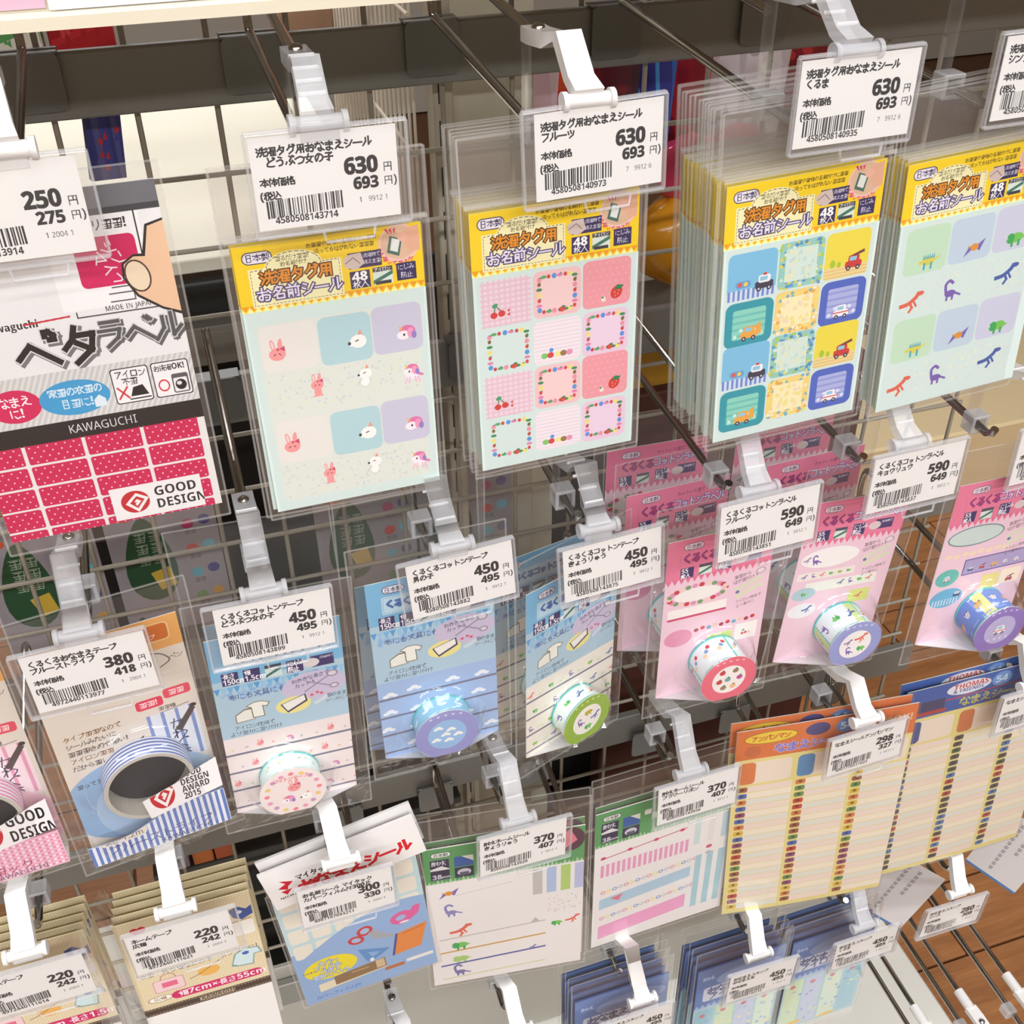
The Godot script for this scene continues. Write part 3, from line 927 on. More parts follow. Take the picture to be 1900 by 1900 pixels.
	c.rect(115.5, 123.5, 1.5, 60, rgb(234, 232, 230))
	return c.ready()


func good_design_sticker(award: bool) -> ImageTexture:
	var c := paper(46, 21, 8, rgb(242, 240, 240))
	good_design(c, 11.5, 10.5, 7.2, 0.0)
	if award:
		for i in 4:
			c.text(["GOOD", "DESIGN", "AWARD", "2015"][i], 23, 5.0 + i * 3.9 - 3.4, 3.6, rgb(40, 40, 46), 0.1, 1.0)
	else:
		c.text("GOOD", 21.5, 3.0, 6.4, rgb(30, 30, 36), 0.1, 0.92)
		c.text("DESIGN", 21.5, 11.2, 6.4, rgb(30, 30, 36), 0.1, 0.86)
	return c.ready()


func stripe_card(blue: bool) -> ImageTexture:
	var c := paper(86, 170, 6, rgb(226, 214, 200))
	var main := rgb(96, 124, 190) if blue else rgb(224, 140, 170)
	var pale := rgb(226, 228, 236) if blue else rgb(244, 222, 228)
	# orange head
	c.rect(0, 0, 86, 24, rgb(232, 170, 96))
	c.round_rect(28, 4, 52, 14, 3, rgb(240, 200, 140))
	c.round_rect(29, 5, 50, 12, 2.4, rgb(214, 112, 44))
	c.text("くるくるおなまえテープ", 32, 12, 3.6, rgb(244, 224, 200), 0.12)
	c.rect(0, 24, 86, 150, rgb(226, 216, 204))
	c.line([66, 26, 72, 28, 76, 34, 70, 38], 0.8, rgb(110, 100, 96), true)
	c.text("ペン", 76, 30, 4, rgb(110, 96, 90), 0.1)
	c.round_rect(50, 60, 16, 8, 2, rgb(226, 60, 90))
	c.text("安心!", 52, 61.6, 4.6, rgb(246, 226, 226), 0.12)
	c.round_rect(67, 56, 16, 8, 2, rgb(226, 80, 100))
	c.text("簡単", 70, 57.6, 4.6, rgb(246, 226, 226), 0.12)
	c.text("実寸幅", 62, 69, 3.4, rgb(90, 80, 76), 0.09)
	c.line([56, 75, 80, 72], 0.5, rgb(110, 100, 96))
	for i in 7:
		c.rect(54 + i * 4.2, 74, 2.1, 44, main.lerp(pale, 0.25) if i % 2 == 0 else pale)
		c.rect(56.1 + i * 4.2, 74, 2.1, 44, pale)
	var word := "かわぐち"
	for i in 4:
		c.text(word[i], 66, 82 + i * 9.0, 9, rgb(56, 56, 84), 0.08)
	c.poly([68, 92, 80, 76, 83, 78, 72, 94], rgb(84, 74, 72))
	c.oval(82, 75.6, 2, 1.6, rgb(60, 54, 52))
	for i in 5:
		c.text(["タイプ粘着なので", "シールみたいに", "位置をきめやすい!", "アイロン接着", "だからズレにくい!"][i], 6, 70 + i * 6.4, 4.2, rgb(70, 60, 56) if i % 3 else rgb(120, 80, 30), 0.1)
	c.poly([42, 92, 50, 88, 48, 94], rgb(70, 60, 56))
	c.oval(34, 136, 42, 36, rgb(150, 182, 214) if blue else rgb(236, 178, 196))
	c.oval(50, 144, 40, 36, rgb(176, 200, 224) if blue else rgb(240, 196, 208))
	c.text("切って貼るおなまえテープ♪", 4, 112, 4.0, rgb(60, 64, 80), 0.09)
	return c.ready()


func stripe_pocket(blue: bool) -> ImageTexture:
	var c := paper(86, 30, 7, rgb(228, 230, 236) if blue else rgb(244, 222, 230))
	var main := rgb(104, 128, 190) if blue else rgb(226, 140, 172)
	for i in 24:
		c.rect(i * 3.8, 0, 1.9, 30, main)
	if not blue:
		for i in 9:
			c.rect(0, i * 3.6, 86, 1.8, rgb(236, 178, 198))
	c.round_rect(6, 4, 30, 12, 5, rgb(226, 220, 208))
	c.text("幅 1.5cm", 9, 4.8, 4.6, rgb(70, 66, 66), 0.09)
	c.text("長さ 1.2m", 9, 10, 4.6, rgb(70, 66, 66), 0.09)
	c.text("ブルーストライプ" if blue else "ピンクチェック", 10, 17, 7.4, rgb(70, 80, 130) if blue else rgb(150, 60, 90), 0.08, 1.1)
	c.text("KAWAGUCHI", 42, 25, 4.0, rgb(70, 76, 110), 0.09, 1.1)
	return c.ready()


func boxes_row(c: Print, x: float, y: float, first: String, second: String, s: float) -> void:
	var navy := rgb(58, 48, 104)
	c.rect(x, y, s, s, navy)
	c.text(first, x + 0.6, y + 0.4, s * 0.42, Color.WHITE, 0.11, 0.9)
	c.text(second, x + 0.4, y + s * 0.5, s * 0.46, Color.WHITE, 0.13, 0.78)


func cotton_tape_card(kind: int) -> ImageTexture:
	# 0 animals, 1 clouds, 2 dinosaurs
	var c := paper(80, 152, 7, rgb(178, 206, 222))
	rng.seed = 40 + kind
	c.rect(0, 0, 80, 34, rgb(124, 184, 220))
	c.round_rect(10, 4, 14, 6, 3, rgb(60, 52, 96))
	c.round_rect(10.5, 4.5, 13, 5, 2.5, rgb(238, 236, 244))
	c.text("日本製", 11.2, 5.2, 3.8, rgb(60, 52, 96), 0.1)
	c.round_rect(9, 12, 62, 14, 1, rgb(190, 220, 236))
	c.dashes([10, 13, 70, 13, 70, 25, 10, 25, 10, 13], 0.4, 1.0, rgb(110, 130, 160))
	c.outlined("くるくるコットンテープ", 11.5, 15.5, 5.6, rgb(70, 130, 206), rgb(40, 56, 120), 0.13, 0.14, 0.95)
	boxes_row(c, 6, 28, "長さ", "150cm", 10)
	boxes_row(c, 19, 28, "幅", "1.5cm", 10)
	c.rect(32, 28, 10, 10, rgb(214, 230, 224))
	c.poly([32, 36, 42, 30, 42, 32.6, 32, 38], rgb(60, 110, 110))
	c.rect(32, 28, 10, 2.6, rgb(60, 66, 80))
	boxes_row(c, 45, 28, "にじみ", "防止", 10)
	c.rect(60, 28, 14, 9, rgb(58, 48, 104))
	c.oval(60, 33, 5, 3.6, rgb(222, 214, 214))
	c.text("洗濯機で", 65.4, 29, 2.2, rgb(232, 230, 240), 0.1)
	for i in 20:
		var blues := [rgb(86, 160, 214), rgb(150, 200, 230), rgb(120, 184, 224)]
		c.poly([i * 4.0, 39.5, i * 4.0 + 4.0, 39.5, i * 4.0 + 2.0, 45 + (i % 3)], blues[i % 3])
	scatter(c, 2, 44, 40, 6, 40, [rgb(160, 196, 228), rgb(140, 184, 226)], 1.6)
	c.text("布にも文具にも", 8, 46, 5.0, rgb(64, 72, 130), 0.09)
	c.oval(60, 52, 20, 12, rgb(206, 196, 220))
	c.lean(50, 50, -0.12)
	c.text("お好きな長さで", 47, 44, 3.4, rgb(70, 70, 100), 0.09)
	c.text("カット♪", 48, 48.4, 3.4, rgb(70, 70, 100), 0.09)
	c.level()
	c.line([54, 56, 70, 46], 0.9, rgb(150, 140, 160))
	c.line([56, 48, 70, 55], 0.9, rgb(150, 140, 160))
	c.oval(72, 45, 3.6, 2.8, rgb(150, 140, 160))
	c.oval(72, 45, 2.6, 1.9, rgb(220, 214, 226))
	c.oval(72.5, 55.5, 3.0, 2.2, rgb(150, 140, 160))
	c.oval(72.5, 55.5, 2.1, 1.4, rgb(220, 214, 226))
	c.poly([10, 64, 16, 60, 21, 60, 22, 70, 10, 71], rgb(120, 110, 90))
	c.poly([10.5, 64.5, 16, 61, 20.5, 61, 21.5, 69.6, 10.5, 70.4], rgb(240, 240, 230))
	c.poly([17, 58, 22, 55.6, 27, 55.6, 32, 58, 30, 61.4, 27.6, 60.4, 28, 69, 20.4, 69, 20, 60.4], rgb(120, 110, 90))
	c.poly([17.8, 58.2, 22, 56.2, 27, 56.2, 31.2, 58.2, 29.8, 60.6, 27, 59.6, 27.4, 68.4, 21, 68.4, 20.6, 59.6], rgb(244, 244, 234))
	c.oval(46, 65, 11, 7, rgb(240, 230, 150))
	c.poly([38, 63, 54, 57.6, 55, 64, 42, 71], rgb(70, 64, 90))
	c.poly([39, 63, 53.2, 58.4, 53.8, 63, 42, 69.4], rgb(244, 242, 236))
	for p in [[58, 60], [61.5, 58.6], [64, 60]]:
		c.oval(p[0], p[1], 1.2, 1.0, rgb(226, 90, 120))
	c.poly([58, 67, 67, 62, 68, 65, 60, 69], rgb(210, 222, 232))
	c.text("そのまま", 68.4 - 1.5, 61.5, 3.2, rgb(80, 76, 96), 0.09)
	c.text("シールに♪", 66.0, 66, 3.0, rgb(80, 76, 96), 0.09)
	c.text("アイロン使用で", 8, 73.5, 3.6, rgb(74, 86, 110), 0.09)
	c.text("より強力に貼り付け", 5, 78, 3.6, rgb(74, 86, 110), 0.09)
	# four printed bands
	var band: Color = [rgb(240, 228, 226), rgb(160, 186, 226), rgb(240, 234, 222)][kind]
	c.rect(0, 83, 80, 70, band)
	for j in 4:
		var y := 83.0 + j * 16.5
		c.rect(0, y + 14.2, 80, 1.6, rgb(120, 120, 140))
		if kind == 1:
			c.rect(0, y, 80, 14.2, band.lerp(rgb(176, 200, 234), 0.3))
			for p in [[24.0, 10.0], [50.0, 10.0], [8.0, 12.0], [70.0, 11.0]]:
				for q in [[-3, 0.4, 2.2], [0, -1, 2.8], [3, 0.4, 2.0]]:
					c.oval(fmod(p[0] + j * 17.0, 80.0) + q[0], y + p[1] + q[1], q[2], q[2] * 0.62, rgb(236, 240, 246))
		else:
			for i in 9:
				var x := 4.0 + i * 9.0 + (j % 2) * 4
				if kind == 0:
					if (i + j) % 5 == 2:
						bunny(c, x, y + 9.5, 4.4)
					elif (i + j) % 5 == 4:
						pony(c, x, y + 10, 4.4)
					else:
						scatter(c, x - 1, y + 9.6, 2, 1.5, 1 + i % 2, [rgb(240, 170, 180), rgb(236, 214, 150), rgb(200, 196, 200)], 1.0)
				else:
					if i % 2 == 0:
						dino(c, [3, 2, 4, 6, 5][(i / 2 + j) % 5], x, y + 9.4, 3.0)
					else:
						scatter(c, x - 3, y + 10, 6, 2, 5, [rgb(220, 220, 170), rgb(206, 222, 190)], 0.8)
	return c.ready()


func disc_print(kind: int) -> ImageTexture:
	var c := paper(46, 46, 9, Color.WHITE)
	rng.seed = 60 + kind
	var ring: Color = [rgb(242, 230, 228), rgb(150, 152, 206), rgb(146, 182, 62), rgb(232, 110, 130), rgb(152, 160, 212), rgb(142, 120, 190)][kind]
	c.rect(0, 0, 46, 46, ring)
	if kind == 0:
		for i in 16:
			var a := TAU * i / 16
			c.oval(23 + 18 * cos(a), 23 + 18 * sin(a), 1.9, 1.7, [rgb(240, 140, 150), rgb(236, 206, 130), rgb(206, 150, 190), rgb(236, 160, 190)][i % 4])
		c.text("コットンテープ", 10.5, 7.4, 3.4, rgb(230, 110, 110), 0.14)
		bunny(c, 24, 19, 9)
		pony(c, 18, 30, 7.5)
		bear(c, 31, 30, 7)
	else:
		c.oval(23, 23, 14, 14, [Color.WHITE, rgb(152, 190, 230), rgb(244, 240, 232), rgb(246, 240, 236), rgb(246, 242, 240), rgb(188, 180, 220)][kind])
		var pale := ring.lerp(Color.WHITE, 0.5)
		for i in 5:
			c.oval(12 + i * 5.4, 5.4 - 1.4 * sin(PI * i / 4.0), 1.2, 1.0, pale)
		if kind == 1:
			for p in [[17, 16], [26, 19], [15, 27], [24, 29], [31, 25], [22, 23]]:
				for q in [[-2, 0.3, 1.7], [0, -0.8, 2.1], [2, 0.3, 1.6]]:
					c.oval(p[0] + q[0], p[1] + q[1], q[2], q[2] * 0.7, rgb(240, 242, 240))
		elif kind == 2:
			dino(c, 6, 24, 16, 5, rgb(190, 170, 50))
			dino(c, 5, 31, 23, 4.4)
			dino(c, 4, 16, 23, 4.6)
			dino(c, 2, 24, 31, 4.8)
		elif kind == 3:
			for p in [[17, 15, 0], [28, 15, 1], [32, 23, 2], [22, 23, 3], [15, 24, 0], [19, 31, 1], [27, 31, 4]]:
				c.oval(p[0], p[1], 2.6, 2.3, [rgb(206, 60, 70), rgb(150, 130, 100), rgb(190, 80, 150), rgb(120, 170, 170), rgb(240, 190, 140)][p[2]])
				c.oval(p[0] + 0.6, p[1] - 2.2, 1.0, 0.7, rgb(60, 130, 70))
		elif kind == 4:
			dino(c, 3, 27, 17, 5.4)
			dino(c, 4, 18, 29, 4.6)
			dino(c, 2, 29, 28, 4.8)
			dino(c, 5, 16, 20, 3.6, rgb(120, 90, 160))
		else:
			vehicle(c, 3, 23, 23, 9)
			for i in 4:
				c.oval(15 + i * 5.4, 32, 1.2, 1.2, rgb(220, 214, 240))
	return c.ready()


func band_print(kind: int) -> ImageTexture:
	# round the roll
	var c := paper(140, 25, 6, [rgb(222, 240, 236), rgb(150, 200, 226), rgb(226, 242, 236), rgb(232, 242, 244), rgb(230, 242, 244), rgb(110, 140, 214)][kind])
	rng.seed = 80 + kind
	for i in 10:
		var x := 7.0 + i * 14.0
		if kind == 0:
			scatter(c, x, 12, 8, 6, 4, [rgb(150, 150, 150), rgb(236, 226, 140)], 0.9)
		elif kind == 1:
			for q in [[-2, 0.3, 2.0], [0, -0.8, 2.6], [2, 0.3, 1.8]]:
				c.oval(x + q[0], 14 + q[1], q[2], q[2] * 0.6, rgb(230, 240, 246))
		elif kind == 2 or kind == 4:
			dino(c, [0, 3, 5, 2, 4][i % 5], x, 13, 4.6)
			if kind == 4 and i % 3 == 1:
				c.rect(x + 6, 0, 9, 25, rgb(206, 226, 160))
				c.rect(x + 5, 0, 1.6, 25, rgb(120, 210, 210))
		elif kind == 3:
			for q in [[-3, rgb(206, 60, 70)], [0, rgb(120, 160, 210)], [3, rgb(240, 214, 150)]]:
				c.oval(x + q[0], 16 - q[0], 1.9, 1.7, q[1])
			if i % 3 == 1:
				c.rect(x + 6, 0, 2.2, 25, rgb(120, 210, 206))
		else:
			c.rect(x - 5, 4, 10, 1, rgb(150, 176, 230))
			vehicle(c, 2 if i % 2 else 3, x, 15, 5)
			if i % 4 == 2:
				c.rect(x + 6, 0, 10, 25, rgb(230, 224, 150))
	return c.ready()


func cotton_label_card(kind: int) -> ImageTexture:
	# 0 fruit, 1 dinosaurs, 2 cars
	var c := paper(82, 146, 7, rgb(240, 206, 220))
	rng.seed = 90 + kind
	c.rect(0, 0, 82, 34, rgb(234, 128, 160))
	c.round_rect(12, 4, 15, 6, 3, rgb(110, 80, 110))
	c.round_rect(12.5, 4.5, 14, 5, 2.5, rgb(240, 222, 232))
	c.text("日本製", 13.6, 5.2, 3.8, rgb(110, 80, 110), 0.1)
	c.text("カットいらずで", 40, 6, 3.2, rgb(110, 60, 90), 0.09)
	c.dashes([10, 13, 10, 26, 74, 26], 0.4, 1.0, rgb(190, 90, 130))
	c.outlined("くるくる", 12, 13.4, 7.4, rgb(176, 60, 130), rgb(110, 40, 100), 0.13, 0.1, 0.88)
	c.outlined("コットンラベル", 38, 12.4, 7.6, rgb(236, 222, 240), rgb(110, 80, 150), 0.12, 0.14, 0.78)
	boxes_row(c, 11, 25, "55", "枚入", 10)
	c.rect(25, 24.6, 10, 10, rgb(222, 236, 226))
	c.poly([25, 32, 35, 27, 35, 29.4, 25, 34], rgb(60, 120, 104))
	c.rect(25, 24.6, 10, 2.6, rgb(80, 76, 96))
	boxes_row(c, 40, 23.6, "にじみ", "防止", 10)
	c.rect(58, 22.4, 15, 8.6, rgb(70, 54, 110))
	c.oval(58, 27.5, 5, 3.6, rgb(222, 206, 206))
	c.text("洗濯機で", 63, 23.6, 2.3, rgb(236, 230, 240), 0.1)
	for i in 17:
		c.poly([i * 5.0, 34, i * 5.0 + 5.0, 34, i * 5.0 + 2.5, 39], rgb(230, 116, 150))
	# samples of the labels
	if kind == 0:
		for i in 26:
			var a := TAU * i / 26
			c.oval(26 + 22 * cos(a), 51 + 8 * sin(a), 2.2, 1.9, [rgb(206, 60, 74), rgb(240, 210, 200), rgb(120, 160, 110), rgb(226, 150, 180)][i % 4])
		c.oval(26, 51, 18, 6, rgb(246, 240, 236))
		c.rect(4, 62, 46, 8, rgb(248, 242, 238))
		c.rect(4, 70, 46, 2, rgb(206, 70, 110))
		c.oval(14, 90, 11, 8, rgb(226, 150, 180))
		for i in 10:
			c.oval(28 + i * 5.0, 86 - (i % 2), 1.9, 1.7, [rgb(170, 60, 80), rgb(206, 60, 60), rgb(110, 170, 200), rgb(240, 200, 170)][i % 4])
		c.rect(38, 94, 20, 10, rgb(206, 220, 130))
		c.rect(60, 90, 18, 16, rgb(248, 242, 238))
		cherries(c, 68, 100, 3.4)
	elif kind == 1:
		c.oval(27, 50, 24, 9, rgb(248, 244, 242))
		dino(c, 4, 15, 51, 5)
		dino(c, 5, 8, 50, 3, rgb(150, 120, 170))
		c.rect(3, 62, 48, 7, rgb(244, 232, 226))
		for i in 6:
			dino(c, [5, 4, 3, 2, 6, 2][i], 9 + i * 7.4, 65.5, 2.4)
		c.rect(12, 72, 60, 9, rgb(240, 242, 232))
		for i in 4:
			dino(c, [5, 4, 2, 3][i], 42 + i * 8.0, 76, 2.8)
		c.oval(12, 82, 10, 6, rgb(176, 206, 216))
		dino(c, 2, 12, 82, 3)
		c.oval(14, 98, 12, 7, rgb(240, 240, 244))
		dino(c, 5, 18, 97, 4)
		c.rect(52, 86, 18, 12, rgb(216, 224, 130))
		dino(c, 3, 61, 92, 3.2)
	else:
		c.oval(27, 48, 24, 9, rgb(130, 150, 160))
		c.oval(27, 48, 22.6, 7.8, rgb(206, 222, 216))
		for i in 8:
			c.oval(8 + i * 7.0, 64 + (i % 2), 3, 2, rgb(244, 222, 190))
		c.rect(24, 70, 56, 15, rgb(104, 90, 150))
		c.rect(25, 71, 54, 13, rgb(176, 164, 206))
		for i in 5:
			vehicle(c, [0, 1, 2, 3, 3][i], 31 + i * 10.0, 80, 4)
		c.oval(12, 84, 10, 8, rgb(100, 190, 180))
		vehicle(c, 3, 12, 85, 5)
		c.oval(16, 104, 14, 9, rgb(110, 180, 214))
		for i in 9:
			c.rect(5 + i * 2.6, 105, 1.2, 6, rgb(206, 226, 240))
		vehicle(c, 0, 25, 102, 5)
		c.rect(44, 89, 16, 14, rgb(240, 224, 140))
		c.rect(61, 88, 18, 14, rgb(246, 232, 210))
		vehicle(c, 1, 70, 98, 5)
	# how to peel
	c.lean(66, 52, -0.15)
	c.text("台紙から", 55, 41, 3.4, rgb(100, 80, 90), 0.09)
	c.text("はがすだけ♪", 54, 45.4, 3.4, rgb(100, 80, 90), 0.09)
	c.poly([54, 53, 76, 48, 78, 52, 56, 57], rgb(222, 220, 200))
	c.poly([55, 60, 76, 55, 77, 58, 56, 63], rgb(220, 226, 190))
	c.oval(76, 44, 4, 3, rgb(190, 170, 180))
	c.oval(76, 44, 2.8, 2, rgb(240, 220, 226))
	c.oval(57, 57, 1.6, 1.4, rgb(100, 120, 160))
	c.text("アイロン使用で", 55, 65, 2.9, rgb(110, 90, 100), 0.09)
	c.text("より強力に", 55, 69, 2.9, rgb(110, 90, 100), 0.09)
	c.level()
	return c.ready()


func name_tape_card(wide_one: bool) -> ImageTexture:
	var c := paper(93, 190, 5, rgb(236, 232, 226))
	c.rect(0, 0, 93, 110, rgb(228, 213, 178))
	for i in 47:
		c.rect(i * 2.0, 0, 0.7, 110, rgb(220, 204, 166))
	# heart with its line of writing
	c.oval(12.6, 10.6, 3, 3, rgb(206, 30, 40))
	c.oval(17.4, 10.6, 3, 3, rgb(206, 30, 40))
	c.poly([9.9, 11.8, 20.1, 11.8, 15, 18], rgb(206, 30, 40))
	c.text("Kawaguchi", 7.4, 19.4, 3.4, rgb(90, 70, 50), 0.09)
	c.poly([76, 17, 82, 14, 88, 19, 92, 16, 92, 26, 84, 30, 78, 26], rgb(70, 90, 150))
	c.oval(83, 21, 2, 2, rgb(206, 214, 230))
	c.round_rect(72, 32, 19, 16, 2, rgb(240, 236, 226))
	c.line([72, 32, 90, 30], 0.6, rgb(90, 80, 60))
	c.text("衣類・持ち物などのネーミング用に!", 5, 62, 5.4, rgb(70, 60, 50), 0.08, 0.96)
	# bag, charm and shirt
	c.round_rect(12, 74, 22, 15, 2, rgb(200, 150, 150))
	c.round_rect(12.6, 74.6, 20.8, 13.8, 2, rgb(238, 206, 206))
	c.rect(18, 78, 11, 6, rgb(226, 110, 140))
	c.line([18, 74, 20, 69, 27, 69, 29, 74], 0.9, rgb(190, 140, 130), true)
	c.oval(52, 78, 8, 6, rgb(232, 178, 90))
	c.line([38, 82, 46, 79, 60, 70, 64, 68], 0.8, rgb(150, 130, 90), true)
	c.poly([68, 82, 72, 68, 80, 64, 90, 66, 92, 74, 86, 74, 84, 86, 72, 84], rgb(130, 160, 160))
	c.poly([69.4, 80, 73, 69, 80, 65.2, 89, 67, 90.6, 73, 85.4, 73, 83.2, 84.6, 73, 83], rgb(206, 226, 226))
	c.oval(80, 70, 2.6, 2, rgb(80, 100, 180))
	c.oval(14, 96, 9, 4, rgb(150, 120, 80))
	c.oval(14, 96, 8.3, 3.4, rgb(246, 240, 226))
	c.text("広幅" if wide_one else "細幅", 9.4, 93.6, 4.4, rgb(110, 80, 50), 0.09)
	c.round_rect(22, 92, 67, 9.5, 4.7, rgb(206, 50, 104))
	if wide_one:
		c.text("幅7cm×長さ55cm", 27, 93, 6.8, rgb(250, 236, 240), 0.11)
	else:
		c.text("幅2.0cm 長さ1.5m", 27, 93, 6.8, rgb(250, 236, 240), 0.11)
	c.rect(0, 106, 93, 9, rgb(84, 66, 54))
	c.dashes([0, 107.4, 93, 107.4], 0.5, 1.2, rgb(226, 214, 190))
	c.dashes([0, 113.6, 93, 113.6], 0.5, 1.2, rgb(226, 214, 190))
	c.round_rect(40, 108.4, 26, 4.2, 1, rgb(190, 176, 150))
	c.text("KAWAGUCHI", 41, 108.4, 3.8, rgb(84, 66, 54), 0.1, 1.1)
	c.rect(0, 115, 93, 75, rgb(240, 238, 234))
	return c.ready()


func film_seal_body() -> ImageTexture:
	var c := paper(108, 138, 6, rgb(150, 182, 222))
	c.rect(0, 0, 108, 70, rgb(196, 222, 226))
	for i in 6:
		for j in 4:
			c.round_rect(3 + i * 17.4, 1 + j * 20.0, 14.4, 16.6, 2.5, rgb(238, 232, 218))
	# the blue hill
	var hill := PackedVector2Array([Vector2(0, 138), Vector2(0, 84)])
	for i in 13:
		hill.append(Vector2(i * 9.0, 84 - 40 * sin(PI * 0.62 * i / 12.0)))
	hill.append(Vector2(108, 138))
	c.fill([hill], rgb(150, 182, 222))
	# yellow bubble with its four lines
	c.oval(26, 98, 21, 13.5, rgb(244, 224, 40))
	for i in 4:
		c.outlined(["カバー", "フィルム", "つきで", "汚れにくい!"][i], [17, 13, 17, 10][i], 87.4 + i * 5.4, 5.4, rgb(240, 242, 250), rgb(60, 120, 206), 0.1, 0.13)
	# scissors, tape, note book, set square, ruler
	c.oval(58, 68, 6.4, 5.6, rgb(206, 60, 70), -0.4)
	c.oval(58, 68, 3.8, 3.2, rgb(170, 196, 226), -0.4)
	c.oval(50, 76, 6.4, 5, rgb(206, 60, 70), 0.3)
	c.oval(50, 76, 3.8, 2.8, rgb(170, 196, 226), 0.3)
	c.poly([60, 72, 64, 70, 80, 84, 77, 86, 62, 80], rgb(170, 174, 180))
	c.oval(88, 66, 9.6, 7.4, rgb(226, 100, 160), -0.2)
	c.oval(87, 66, 4, 3, rgb(160, 190, 224), -0.2)
	c.poly([92, 66, 98, 56, 104, 56, 101, 66, 94, 71], rgb(226, 100, 160))
	c.oval(89, 72, 4, 1.2, rgb(246, 230, 240))
	c.poly([80, 84, 106, 80, 98, 108, 74, 110], rgb(230, 140, 70))
	c.poly([80, 84, 82, 83.8, 76, 110, 74, 110], rgb(70, 84, 150))
	c.line([86, 86, 103, 83.4], 0.7, rgb(170, 90, 40))
	c.poly([49, 88, 74, 98, 58, 108, 54, 106], rgb(96, 150, 206))
	c.poly([56, 95, 66, 99, 59, 103], rgb(140, 180, 222))
	c.oval(58, 106, 1.8, 2.4, rgb(240, 240, 240))
	c.poly([13, 116, 68, 112, 68, 121, 13, 126], rgb(236, 226, 196))
	c.poly([26, 112, 68, 108, 68, 120, 26, 123], rgb(146, 116, 80))
	c.rect(60, 109, 7, 10, rgb(214, 190, 150))
	c.rect(40, 113, 14, 1.6, rgb(190, 160, 110))
	c.text("おなまえシール", 4, 96, 2.6, rgb(70, 90, 140), 0.08)
	c.text("カバーフィルム付", 8, 130, 4.6, rgb(70, 120, 200), 0.1)
	c.rect(66, 122, 16, 4, rgb(190, 110, 60))
	c.rect(84, 120, 22, 4, rgb(240, 236, 230))
	return c.ready()


func film_seal_head() -> ImageTexture:
	var c := paper(114, 44, 7, rgb(240, 236, 234))
	c.poly([8, 22, 17, 18, 14, 26], rgb(206, 30, 50))
	c.poly([11, 14, 20, 19, 16, 22], rgb(206, 30, 50))
	c.poly([9, 26, 17, 26, 12, 31], rgb(206, 30, 50))
	c.text("NICHIBAN", 6, 32, 2.6, rgb(60, 56, 60), 0.1, 1.2)
	c.text("マイタック", 22, 14.6, 6.0, INK, 0.14, 0.9)
	c.text("おなまえシール", 22, 22.4, 12.6, rgb(214, 30, 44), 0.2, 0.95)
	return c.ready()


